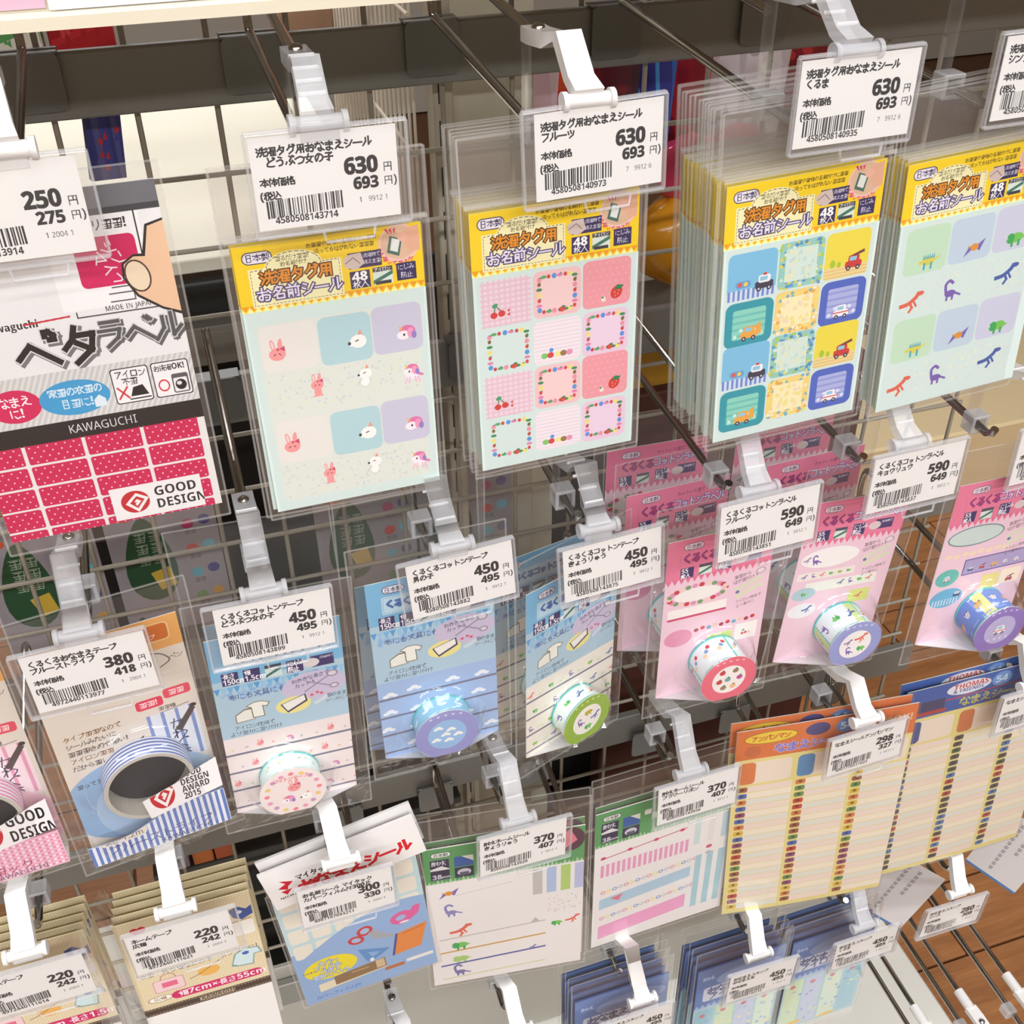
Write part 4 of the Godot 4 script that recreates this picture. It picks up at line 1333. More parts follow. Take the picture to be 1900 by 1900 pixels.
func waterproof_card(kind: int) -> ImageTexture:
	# 0 dinosaurs, 1 flowers and ribbons
	var c := paper(128, 178, 5.5, rgb(238, 234, 232))
	rng.seed = 120 + kind
	c.rect(0, 0, 128, 42, rgb(92, 158, 100))
	c.round_rect(6, 5, 16, 6, 3, rgb(60, 70, 70))
	c.round_rect(6.5, 5.5, 15, 5, 2.5, rgb(236, 238, 232))
	c.text("日本製", 8, 6.2, 3.8, rgb(60, 70, 70), 0.1)
	var navy := rgb(50, 48, 76)
	c.rect(5, 13.5, 15, 24, navy)
	c.text("耐水", 6.4, 14.6, 5.6, rgb(226, 226, 236), 0.12)
	c.poly([5, 24, 14, 21, 20, 25, 20, 26, 5, 26], rgb(230, 230, 228))
	c.text("38", 6.0, 31, 5.6, rgb(226, 226, 236), 0.12)
	c.text("mm", 13.4, 33, 3, rgb(226, 226, 236), 0.1)
	c.rect(24, 13, 15, 12, rgb(60, 100, 170))
	c.poly([30, 13, 39, 13, 39, 20], rgb(236, 232, 220))
	c.rect(24, 26, 15, 12, navy)
	c.oval(31.5, 32, 5.5, 4, rgb(206, 206, 216))
	c.rect(28, 32, 7, 4, rgb(90, 90, 110))
	c.round_rect(43, 11, 6, 6, 1, rgb(230, 228, 220))
	c.text("耐水ネームシール", 50, 16, 8.4, rgb(236, 240, 232), 0.13, 0.98)
	c.oval(116, 14, 12, 14, rgb(90, 60, 76))
	c.poly([108, 8, 116, 2, 122, 16, 112, 24], rgb(236, 130, 150))
	for i in 40:
		c.poly([i * 3.4 - 1.7, 42.5, i * 3.4 + 1.7, 42.5, i * 3.4, 36.5 + (i % 3) * 1.6], rgb(170, 206, 160))
	c.rect(0, 42, 128, 136, rgb(238, 234, 232))
	if kind == 0:
		dino(c, 1, 18, 56, 9)
		c.dashes([24, 60, 70, 54], 0.6, 1.2, rgb(190, 186, 180))
		dino(c, 4, 18, 78, 9, rgb(140, 136, 190))
		for i in 4:
			c.rect(86 + i * 11.5, 44, 8, 32, [rgb(196, 194, 190), rgb(176, 196, 226), rgb(180, 208, 120), rgb(188, 194, 226)][i])
		scatter(c, 98, 82, 28, 22, 60, [rgb(226, 190, 200), rgb(190, 206, 220), rgb(230, 226, 180)], 0.8)
		dino(c, 3, 26, 106, 9)
		c.line([8, 116, 96, 112], 1.4, rgb(196, 190, 186))
		c.poly([84, 112, 88, 106, 92, 112], rgb(190, 186, 186))
		dino(c, 2, 24, 126, 9)
		c.line([8, 134, 96, 130], 1.8, rgb(206, 160, 80))
		dino(c, 6, 24, 145, 9, rgb(170, 206, 120))
		c.line([8, 152, 96, 148], 2.0, rgb(80, 90, 160))
		dino(c, 5, 86, 146, 3, rgb(80, 90, 160))
		dino(c, 4, 22, 161, 9, rgb(120, 116, 170))
		c.line([8, 171, 96, 168], 1.2, rgb(206, 214, 140))
		dino(c, 2, 106, 118, 6)
		dino(c, 3, 120, 116, 6)
	else:
		c.line([6, 58, 64, 52, 84, 50], 1.0, rgb(190, 80, 110))
		for i in 4:
			c.oval(8 + i * 24.0, 57 - i * 2.0, 2.4, 1.8, rgb(206, 60, 100))
		for i in 17:
			c.rect(6 + i * 4.9, 66, 2.9, 16, rgb(232, 160, 196))
		for i in 17:
			var p := Vector2(9 + i * 5.4, 103 - i * 0.5)
			c.oval(p.x, p.y, 2.4, 2.2, [rgb(226, 150, 170), rgb(240, 226, 130), rgb(130, 160, 206), rgb(190, 200, 206)][i % 4])
			c.oval(p.x, p.y, 1.3, 1.2, rgb(238, 234, 232))
			c.oval(p.x, p.y + 36, 2.4, 2.2, [rgb(226, 150, 170), rgb(240, 226, 130), rgb(130, 160, 206), rgb(190, 200, 206)][i % 4])
			c.oval(p.x, p.y + 36, 1.3, 1.2, rgb(238, 234, 232))
		c.poly([6, 112, 92, 104, 92, 118, 6, 126], rgb(176, 206, 224))
		c.poly([16, 114, 28, 112, 24, 120], rgb(226, 120, 140))
		c.poly([6, 150, 90, 142, 90, 160, 6, 168], rgb(238, 166, 204))
		for i in 3:
			c.rect(96 + i * 11.0, 92, 6, 72, rgb(170, 206, 216))
			c.rect(92 + i * 13.0, 44, 6, 32, [rgb(206, 224, 220), rgb(230, 226, 224), rgb(190, 214, 220)][i])
		c.oval(108, 84, 3, 2.2, rgb(206, 90, 120))
		c.oval(108, 92, 3, 2.2, rgb(190, 190, 196))
	return c.ready()


func name_sheet(kind: int) -> ImageTexture:
	# 0 orange head, 1 blue head; only bars and plain blots of colour stand where pictures were
	var c := paper(148, 240, 5, rgb(240, 226, 150))
	rng.seed = 140 + kind
	var head := rgb(226, 122, 60) if kind == 0 else rgb(52, 96, 176)
	c.rect(0, 0, 148, 34, head)
	if kind == 0:
		c.oval(28, 11, 22, 7, rgb(180, 120, 20))
		c.oval(28, 11, 21, 6.2, rgb(244, 212, 60))
		c.text("アンパンマン", 12, 8.2, 5.6, rgb(190, 50, 40), 0.14, 0.95)
		c.outlined("なまえシール", 32, 20, 9.6, rgb(120, 120, 220), rgb(226, 200, 226), 0.14, 0.1)
		c.oval(90, 11, 9, 8, rgb(110, 150, 210))
		c.text("54", 84, 7, 8, rgb(220, 236, 250), 0.14)
		c.text("洗機OK!", 112, 10, 8, rgb(240, 210, 170), 0.12)
		c.oval(66, 10, 10, 7, rgb(74, 70, 130))
		c.oval(14, 25, 7, 6.5, rgb(206, 110, 60))
	else:
		c.oval(56, 10, 20, 7.4, rgb(240, 240, 244))
		c.text("THOMAS", 42, 4.6, 6.0, rgb(206, 40, 50), 0.13)
		c.text("& FRIENDS", 42, 10.6, 4.2, rgb(60, 90, 170), 0.1)
		c.oval(86, 10, 9, 8, rgb(120, 160, 220))
		c.text("54", 80, 6, 8, rgb(220, 236, 250), 0.14)
		c.line([30, 20, 148, 17], 1.4, rgb(206, 70, 70))
		c.text("なまえシール", 50, 21, 9.6, rgb(214, 206, 90), 0.14)
		c.rect(6, 16, 30, 14, rgb(60, 66, 110))
		c.rect(4, 28, 34, 4, rgb(190, 60, 60))
	for col in 3:
		var x := 4.0 + col * 49.0
		c.round_rect(x, 38, 44, 26, 4, rgb(246, 232, 214))
		c.round_rect(x, 38, 14, 26, 4, [[rgb(226, 130, 70), rgb(90, 150, 200), rgb(206, 70, 60)], [rgb(70, 90, 150), rgb(214, 130, 80), rgb(90, 90, 96)]][kind][col])
		for j in 21:
			var y := 67.0 + j * 8.0
			c.rect(x + 8, y, 38, 7, rgb(250, 240, 226).lerp([rgb(246, 222, 212), rgb(228, 232, 222), rgb(250, 240, 214)][(j * 5 + col * 2) % 3], 0.6))
			c.line([x + 8, y + 7.3, x + 46, y + 7.3], 0.4, rgb(244, 226, 204))
			var blot: Color = [rgb(206, 60, 50), rgb(70, 110, 190), rgb(230, 190, 60), rgb(110, 150, 80), rgb(160, 90, 60), rgb(150, 70, 120), rgb(220, 130, 70)][rng.randi() % 7] if kind == 0 else [rgb(76, 80, 92), rgb(60, 64, 90), rgb(80, 130, 190), rgb(76, 100, 80), rgb(190, 80, 70), rgb(90, 84, 84)][rng.randi() % 6]
			c.round_rect(x, y + 0.6, 8.6, 5.8, 1.8, blot)
			c.oval(x + 4.2, y + 3.2, 1.8, 1.6, blot.lerp(Color.BLACK, 0.45))
	return c.ready()


func blue_pack_card(kind: int) -> ImageTexture:
	var c := paper(90, 150, 5, rgb(96, 128, 186))
	rng.seed = 160 + kind
	c.rect(0, 0, 90, 12, rgb(110, 140, 196))
	c.text("耐水", 6, 12, 6, rgb(206, 220, 240), 0.12)
	c.oval(54, 22, 34, 12, rgb(140, 160, 206))
	c.round_rect(8, 30, 74, 22, 3, rgb(206, 212, 226))
	c.outlined("おなまえ", 12, 31, 10, rgb(70, 76, 120), rgb(150, 160, 200), 0.12, 0.08)
	c.outlined("アイロン", 14, 41, 10, rgb(80, 80, 110), rgb(170, 176, 206), 0.12, 0.08)
	for i in 15:
		c.poly([i * 6.0, 62, i * 6.0 + 6.0, 62, i * 6.0 + 3.0, 56], rgb(160, 184, 226))
	c.rect(0, 62, 90, 88, rgb(176, 206, 214))
	for i in 4:
		c.rect(2 + i * 22.0, 66, 19, 80, [rgb(214, 232, 214), rgb(150, 200, 216), rgb(206, 226, 190), rgb(196, 206, 230)][(i + kind) % 4])
		c.oval(10 + i * 22.0, 76, 3, 3, rgb(206, 120, 130))
	scatter(c, 2, 80, 86, 60, 50, [rgb(190, 220, 200), rgb(160, 200, 220), rgb(230, 226, 180), rgb(140, 170, 210)], 2.4)
	c.oval(20, 142, 9, 3, rgb(232, 190, 70))
	c.oval(58, 146, 9, 3, rgb(232, 190, 70))
	return c.ready()


func leaf_card() -> ImageTexture:
	var c := paper(90, 150, 4, rgb(158, 150, 156))  # card and leaf colours darkened for the shade behind the grid
	var leaf := PackedVector2Array()
	for i in 24:
		var a := TAU * i / 24
		leaf.append(Vector2(30 + 20 * sin(a) * (1 - 0.35 * cos(a)), 70 - 44 * cos(a)))
	c.fill([leaf], rgb(40, 78, 48))
	for i in 6:
		c.text("類", 20 + 12 * (i % 2), 40 + 12 * (i / 2), 11, rgb(160, 170, 150), 0.08)
	c.poly([28, 84, 44, 80, 48, 100, 34, 104], rgb(206, 170, 60))
	for i in 5:
		c.oval(66, 14 + i * 26.0, 5, 5, [rgb(206, 90, 60), rgb(190, 60, 110), rgb(206, 70, 60), rgb(90, 170, 190), rgb(110, 150, 90)][i])
		c.oval(80, 12 + i * 26.0, 5, 5, [rgb(70, 60, 130), rgb(90, 80, 150), rgb(110, 190, 210), rgb(70, 60, 130), rgb(206, 150, 60)][i])
		c.text("類類", 62, 20 + i * 26.0, 5, rgb(110, 100, 110), 0.09)
	c.oval(12, 20, 5, 4, rgb(214, 90, 60))
	c.oval(18, 24, 5, 4, rgb(214, 90, 60))
	return c.ready()


func colour_pack(seed_value: int, base: Color, cols: Array) -> ImageTexture:
	var c := paper(60, 90, 4, base)
	rng.seed = seed_value
	for i in 10:
		var x := rng.randf() * 60
		c.poly([x - 10, 0, x, 0, x + 14, 90, x + 4, 90], cols[rng.randi() % cols.size()])
	scatter(c, 4, 10, 52, 70, 14, cols, 4.0)
	return c.ready()


func wood_print() -> ImageTexture:
	var im := Image.create_empty(512, 512, false, Image.FORMAT_RGB8)
	var n := FastNoiseLite.new()
	n.seed = 3
	n.frequency = 0.01
	var fine := FastNoiseLite.new()
	fine.seed = 9
	fine.frequency = 0.05
	for y in 512:
		for x in 512:
			var a := n.get_noise_2d(x * 0.6, y * 5.0) * 0.5 + fine.get_noise_2d(x * 0.4, y * 6.0) * 0.3
			im.set_pixel(x, y, rgb(126, 80, 46).lerp(rgb(166, 114, 70), clampf(0.5 + a, 0, 1)))
	return ImageTexture.create_from_image(im)


# ------------------------------------------------------------------ builders

func chrome() -> StandardMaterial3D:
	return mat("chrome", Color(0.72, 0.71, 0.69), 0.16, 1.0)

func film() -> StandardMaterial3D:
	return mat("clear film", Color(0.86, 0.85, 0.83), 0.1, 0.0, 0.025)

func clear_plastic() -> StandardMaterial3D:
	return mat("clear plastic", Color(0.86, 0.86, 0.87), 0.12, 0.0, 0.05)

func milky_plastic() -> StandardMaterial3D:
	return mat("milky plastic", Color(0.88, 0.88, 0.89), 0.3, 0.0, 0.42)

func white_plastic() -> StandardMaterial3D:
	return mat("white plastic", Color(0.9, 0.89, 0.88), 0.38)

func card_edge() -> StandardMaterial3D:
	return mat("card edge", Color(0.86, 0.85, 0.82), 0.7)


func strap(path: Array, widths: Array, thick: float, m: Material) -> ArrayMesh:
	# a flat bar across x, bent along a path
	var s := Shape.new()
	var rows := []
	for i in path.size():
		var d: Vector3 = ((path[mini(i + 1, path.size() - 1)] as Vector3) - (path[maxi(i - 1, 0)] as Vector3)).normalized()
		var n := d.cross(Vector3.RIGHT).normalized() * -thick * 0.5
		if n.y < 0 and absf(d.y) < 0.9:
			n = -n
		var x: Vector3 = Vector3.RIGHT * widths[i] * 0.5
		var p: Vector3 = path[i]
		rows.append([p - x - n, p + x - n, p + x + n, p - x + n])
	for i in rows.size() - 1:
		for j in 4:
			s.group = 1 + j
			var k := (j + 1) % 4
			var q := [rows[i][j], rows[i][k], rows[i + 1][k], rows[i + 1][j]]
			var mid: Vector3 = (q[0] + q[1] + q[2] + q[3]) / 4.0
			var core: Vector3 = ((path[i] as Vector3) + (path[i + 1] as Vector3)) / 2.0
			if s._out(mid - core, q[0], q[1], q[2]):
				s.quad(q[0], q[1], q[2], q[3])
			else:
				s.quad(q[3], q[2], q[1], q[0])
	s.group = -1
	s.quad(rows[0][3], rows[0][2], rows[0][1], rows[0][0])
	var e: Array = rows[rows.size() - 1]
	s.quad(e[0], e[1], e[2], e[3])
	return s.done(m)


func hook(label: String, x: float, upper_back: float, upper_front: float, lower_back: float, lower_front: float, tip := -509.0, back := -738.0, reach := -541.0) -> Node3D:
	# one chrome wire bent into two arms, on a steel plate that hangs over the bar
	var o := thing("display_hook", label, "hook", at(x, lower_back, back), "chrome hooks on the bars")
	var s := Shape.new()
	var path := []
	var lf := lower_front - lower_back
	path.append(Vector3(0, lf + 7, tip - back + 2.5))
	path.append(Vector3(0, lf + 3, tip - back + 1.0))
	path.append(Vector3(0, lf, tip - back - 4))
	path.append(Vector3(0, 0, 14))
	var ub := upper_back - lower_back
	for i in 9:
		var a := PI * i / 8.0
		path.append(Vector3(0, ub / 2 - cos(a) * ub / 2, 8 - sin(a) * 6))
	path.append(Vector3(0, ub, 14))
	path.append(Vector3(0, upper_front - lower_back, reach - back))
	s.tube(path, 2.7, 10)
	part("wire", s.done(chrome()), o)
	var p := Shape.new()
	p.prism(rounded(36, 34, 5), -1.0, 1.0, Transform3D(Basis.IDENTITY, Vector3(0, -20, 1.5)))
	p.box(Vector3(0, -3.6, -5), Vector3(36, 1.6, 14), 0.4)
	part("plate", p.done(mat("steel plate", Color(0.5, 0.5, 0.49), 0.35, 0.7)), o)
	return o


func tag(label: String, rivet: Vector3, hinge: Vector3, centre: Vector3, roll: float, card: Material, arm_white: bool, lower: float, margin := 5.0, yaw := 0.0, nod := 0.0, rounded_sleeve := false) -> Node3D:
	var o := thing("price_tag_holder", label, "price tag", at(hinge.x, hinge.y, hinge.z), "price tags on the hooks")
	var r := rivet - hinge
	var m := white_plastic() if arm_white else milky_plastic()
	var drop := -r.y
	var path := [r + Vector3(0, 0, -9), r + Vector3(0, 0.4, 0), r + Vector3(0.2 * -r.x, -0.06 * drop, -r.z * 0.35), Vector3(r.x * 0.45, r.y + drop * -0.2 * 0 - drop * 0.22, r.z * 0.42), Vector3(r.x * 0.2, r.y * 0.42, r.z * 0.17), Vector3(0, 3.0, 0)]
	part("arm", strap(path, [12, 12, 12, 12.5, 13, 14.5], 7.0, m), o)
	if not arm_white:
		for i in 4:
			var p: Vector3 = (path[2] as Vector3).lerp(path[4], i / 3.0) + Vector3(0, 3.5, 1.0)
			var b := Shape.new()
			b.box(Vector3.ZERO, Vector3(11.6, 1.6, 1.4), 0.3)
			part("rib", b.done(mat("rib plastic", Color(0.92, 0.92, 0.92), 0.35, 0.0, 0.8)), o, p)
	var k := Shape.new()
	k.tube([Vector3(0, -1.6, 0), Vector3(0, 1.2, 0), Vector3(0, 2.2, 0), Vector3(0, 2.6, 0)], [3.2, 3.2, 2.2, 0.3], 14)
	part("rivet", k.done(chrome()), o, r + Vector3(0, 3.8, 0))
	var h := Shape.new()
	h.tube([Vector3(-10.5, 0, 0), Vector3(10.5, 0, 0)], 3.6, 14)
	for e in [-1.0, 1.0]:
		h.tube([Vector3(e * 10.5, 0, 0), Vector3(e * 13.0, 0, 0)], 4.8, 16)
	h.box(Vector3(0, -4, 0), Vector3(18, 8, 3), 0.6)
	part("hinge", h.done(m), o)
	# the clip that rides on the lower wire
	var c := Shape.new()
	c.box(Vector3(-4.6, (lower - rivet.y) / 2 + 1, -4), Vector3(1.6, absf(lower - rivet.y) - 2, 11), 0.3)
	part("web", c.done(clear_plastic()), o, r)
	c = Shape.new()
	for e in [[-5.4, 0, 2.4, 13], [5.4, 0, 2.4, 13], [0, 5.6, 13, 2.4], [0, -5.6, 13, 2.4]]:
		c.box(Vector3(e[0], lower - rivet.y + e[1], -4), Vector3(e[2], e[3], 12), 0.6)
	part("clip", c.done(milky_plastic()), o, r)
	var f := Node3D.new()
	f.name = "tag"
	o.add_child(f, true)
	f.position = (centre - hinge) * MM
	f.rotation = Vector3(nod, yaw, roll)
	var pw := Shape.new()
	pw.sheet(1, 1, func(u, v): return Vector3((u - 0.5) * 65, (0.5 - v) * 41.5, 0.2))
	var pm := pw.done(card)
	var pb := Shape.new()
	pb.sheet(1, 1, func(u, v): return Vector3((u - 0.5) * 65, (0.5 - v) * 41.5, -0.2), true)
	part("price_card", pb.done(card_edge(), pm), f)
	var lm := maxf(margin, 1.5)
	var rm := maxf(-margin, 1.5)
	var w := 65 + lm + rm
	var sx := (rm - lm) / 2
	var sl := Shape.new()
	if rounded_sleeve:
		sl.prism(rounded(w + 6, 47, 5, Vector2(sx, -0.8)), -1.2, 1.2)
	else:
		sl.box(Vector3(sx, -0.8, 0), Vector3(w, 46, 2.4), 0.5)
	part("sleeve", sl.done(clear_plastic()), f)
	var rim := Shape.new()
	rim.box(Vector3(sx, 22.4, -0.2), Vector3(w, 1.6, 3.2), 0.3)
	rim.box(Vector3(sx, -24.0, -0.2), Vector3(w, 1.4, 3.2), 0.3)
	rim.box(Vector3(sx - w / 2, -0.8, -0.2), Vector3(1.2, 46, 3.2), 0.3)
	rim.box(Vector3(sx + w / 2, -0.8, -0.2), Vector3(1.2, 46, 3.2), 0.3)
	if not rounded_sleeve:
		rim.tube([Vector3(sx - 6, -24, 1), Vector3(sx - 5, -29, 2), Vector3(sx + 17, -29, 2), Vector3(sx + 18, -24, 1)], 0.9, 6)
	part("rim", rim.done(mat("rim plastic", Color(0.86, 0.86, 0.87), 0.3, 0.0, 0.3)), f)
	return o


func pouch(w: float, h: float, fold: float, seed_value: int, bumps := [], deep := 2.0, back_too := true) -> ArrayMesh:
	# a clear bag hanging from its top middle; bumps are [x, y, radius, height] where something inside pushes the film out
	var s := Shape.new()
	var lift := func(u: float, v: float) -> float:
		var x := (u - 0.5) * w
		var y := -v * h
		var z := deep * pow(maxf(0.0, sin(PI * u)), 0.12)
		for b in bumps:
			var d := Vector2(x - b[0], y - b[1]).length()
			z = maxf(z, b[3] * (1.0 - smoothstep(b[2] * 0.96, b[2] * 1.6, d)))
		var n := wrinkle.get_noise_3d(x * 3.0, y * 3.0, seed_value * 40.0) * fold * (0.3 + 0.4 * smoothstep(0.55, 1.0, v))
		if bumps.size():
			n += wrinkle.get_noise_3d(x * 7.0, y * 6.0, seed_value * 17.0) * fold * 1.7 * smoothstep(0.84, 0.96, v)
			z *= 1.0 - 0.7 * smoothstep(0.86, 1.0, v)
		return z + n * minf(1.0, 12.0 * u * (1.0 - u))
	var nx := 30 if bumps.size() else 10
	var ny := 60 if bumps.size() else 14
	s.sheet(nx, ny, func(u, v): return Vector3((u - 0.5) * w, -v * h, lift.call(u, v)), false, 0.86 if bumps.size() else 2.0)
	if back_too:
		s.sheet(6, 8, func(u, v): return Vector3((u - 0.5) * w, -v * h, -1.2 + 0.3 * wrinkle.get_noise_3d(u * 200, v * 300, seed_value * 11.0)), true)
	return s.done(film())


func bag_edge(w: float, h: float) -> ArrayMesh:
	# the welded edges of a film bag
	var s := Shape.new()
	s.box(Vector3(-w / 2, -h / 2, 0.4), Vector3(1.1, h, 0.5))
	s.box(Vector3(w / 2, -h / 2, 0.4), Vector3(1.1, h, 0.5))
	s.box(Vector3(0, 0, 0.4), Vector3(w, 0.9, 0.4))
	s.box(Vector3(0, -h, 0.4), Vector3(w, 1.1, 0.5))
	return s.done(mat("welded film", Color(0.86, 0.85, 0.83), 0.35, 0.0, 0.16))


func turned(roll: float, yaw := 0.0, nod := 0.0) -> Vector3:
	return Vector3(deg_to_rad(nod), deg_to_rad(yaw), deg_to_rad(roll))


func seal_pack(label: String, group: String, sheet: StandardMaterial3D, header: StandardMaterial3D, sheet_w: float, seed_value: int, where: Vector3, turn: Vector3) -> Node3D:
	var o := thing("name_label_pack", label, "label pack", where, group, turn)
	part("header_card", slab(92, 152, 0.5, header, mat("header edge", rgb(206, 214, 190), 0.7)), o, Vector3(0, -37, 0))
	part("label_sheet", slab(sheet_w, 119, 0.6, sheet, mat("sheet edge", rgb(196, 226, 222), 0.6)), o, Vector3((sheet_w - 92) * 0.5, -71, 0.9))
	part("bag", pouch(100, 195, 0.7, seed_value, [], 2.6), o)
	part("bag_edge", bag_edge(100, 195), o)
	var seam := Shape.new()
	seam.box(Vector3(0, -33, 3.0), Vector3(98, 2.2, 0.3))
	part("seal_seam", seam.done(mat("seam", Color(0.86, 0.85, 0.82), 0.4, 0.0, 0.3)), o)
	return o


const ORDER := ["second", "third", "fourth", "fifth", "sixth", "seventh", "eighth", "ninth", "tenth", "eleventh", "twelfth", "thirteenth", "fourteenth"]

func stack(first: Node3D, n: int, label: String, step: Vector3, jitter: float, front_on_tip: Vector3, turn: Vector3, s: int) -> void:
	rng.seed = s
	for i in n:
		var off := step * (i + 1) * MM + Vector3(rng.randf_range(-1, 1) * jitter, rng.randf_range(-1, 1) * jitter * 0.6, 0) * MM
		var c := copy(first, "%s from the front of %s" % [ORDER[i], label], front_on_tip + off, turn + Vector3(0, 0, rng.randf_range(-0.012, 0.012)))
		if i % 2 and c.has_node("bag"):
			var hidden := c.get_node("bag") # every other film lies unseen against the next
			c.remove_child(hidden)
			hidden.free()
		c.set_meta("group", String(first.get_meta("group")) + ", behind the front one")


func tape_pack(label: String, group: String, card: StandardMaterial3D, kind: int, cw: float, ch: float, disc: Vector2, thick: float, r: float, where: Vector3, turn: Vector3, seed_value: int, rim_color: Color, flap := 28.0) -> Node3D:
	# a roll of tape on its card: the card folds forward under the roll and up again as a round front
	var o := thing("cotton_tape_pack", label, "tape pack", where, group, turn)
	var top := -flap
	disc.y += 28.0 - flap
	var bottom := top - ch
	part("backing_card", slab(cw, ch, 0.6, card, card_edge()), o, Vector3(0, top, 0))
	var chord := r * 0.46
	var low := disc.y - sqrt(r * r - chord * chord)
	var f := Shape.new()
	f.group = -1
	var a := Vector3(-cw / 2, bottom, 0.3)
	var b := Vector3(cw / 2, bottom, 0.3)
	var cc := Vector3(disc.x + chord, low, thick + 1.2)
	var d := Vector3(disc.x - chord, low, thick + 1.2)
	f.quad(d, cc, b, a)
	f.quad(a + Vector3(0, -0.5, 0), b + Vector3(0, -0.5, 0), cc + Vector3(0, -0.5, 0), d + Vector3(0, -0.5, 0))
	part("folded_base", f.done(mat("inside of card", Color(0.88, 0.87, 0.87), 0.6)), o)
	var ring := PackedVector2Array()
	for i in 40:
		var p := Vector2.from_angle(TAU * i / 40.0) * r
		if p.y > low - disc.y:
			ring.append(p)
	ring.append(Vector2(-chord, low - disc.y))
	ring.append(Vector2(chord, low - disc.y))
	# the ring must run round in order
	var order := Array(ring)
	order.sort_custom(func(p, q): return p.angle() < q.angle())
	var outline := PackedVector2Array(order)
	var front := Shape.new()
	front.group = 0
	for i in range(outline.size()):
		var p := outline[i]
		var q := outline[(i + 1) % outline.size()]
		var uv := func(t: Vector2) -> Vector2: return Vector2(0.5 + t.x / r * 0.5, 0.5 - t.y / r * 0.5)
		front.tri(Vector3(0, 0, 0.4), Vector3(p.x, p.y, 0.4), Vector3(q.x, q.y, 0.4), Vector2(0.5, 0.5), uv.call(p), uv.call(q))
	var fm := front.done(mats["disc %d" % kind])
	var edge := Shape.new()
	edge.group = -1
	for i in range(outline.size()):
		var p := outline[i]
		var q := outline[(i + 1) % outline.size()]
		edge.quad(Vector3(p.x, p.y, -0.2), Vector3(q.x, q.y, -0.2), Vector3(q.x, q.y, 0.4), Vector3(p.x, p.y, 0.4))
		edge.tri(Vector3(0, 0, -0.2), Vector3(q.x, q.y, -0.2), Vector3(p.x, p.y, -0.2))
	part("round_front", edge.done(card_edge(), fm), o, Vector3(disc.x, disc.y, thick + 1.2))
	# the roll, its edge of backing paper coloured
	var t := Shape.new()
	t.group = 1
	var n := 48
	for i in n:
		var a0 := TAU * i / n
		var a1 := TAU * (i + 1) / n
		var p0 := Vector3(cos(a0), sin(a0), 0) * (r * 0.9)
		var p1 := Vector3(cos(a1), sin(a1), 0) * (r * 0.9)
		var z := Vector3(0, 0, 1)
		t.quad(p0 + z * 0.6, p1 + z * 0.6, p1 + z * thick, p0 + z * thick, Vector2(i / float(n), 1), Vector2((i + 1) / float(n), 1), Vector2((i + 1) / float(n), 0), Vector2(i / float(n), 0))
	var tm := t.done(mats["band %d" % kind])
	var e := Shape.new()
	e.tube([Vector3(0, 0, thick - 1.4), Vector3(0, 0, thick + 0.5)], r * 0.9 + 0.4, 48)
	e.tube([Vector3(0, 0, 0.4), Vector3(0, 0, 1.6)], r * 0.9 + 0.4, 48)
	part("tape_roll", e.done(mat("roll rim %d" % kind, rim_color, 0.5), tm), o, Vector3(disc.x, disc.y, 0.4))
	part("bag", pouch(98, ch + flap + 18, 3.4, seed_value, [[disc.x, disc.y, r, thick + 3.4]], 2.6), o)
	part("bag_edge", bag_edge(98, ch + flap + 18), o)
	return o


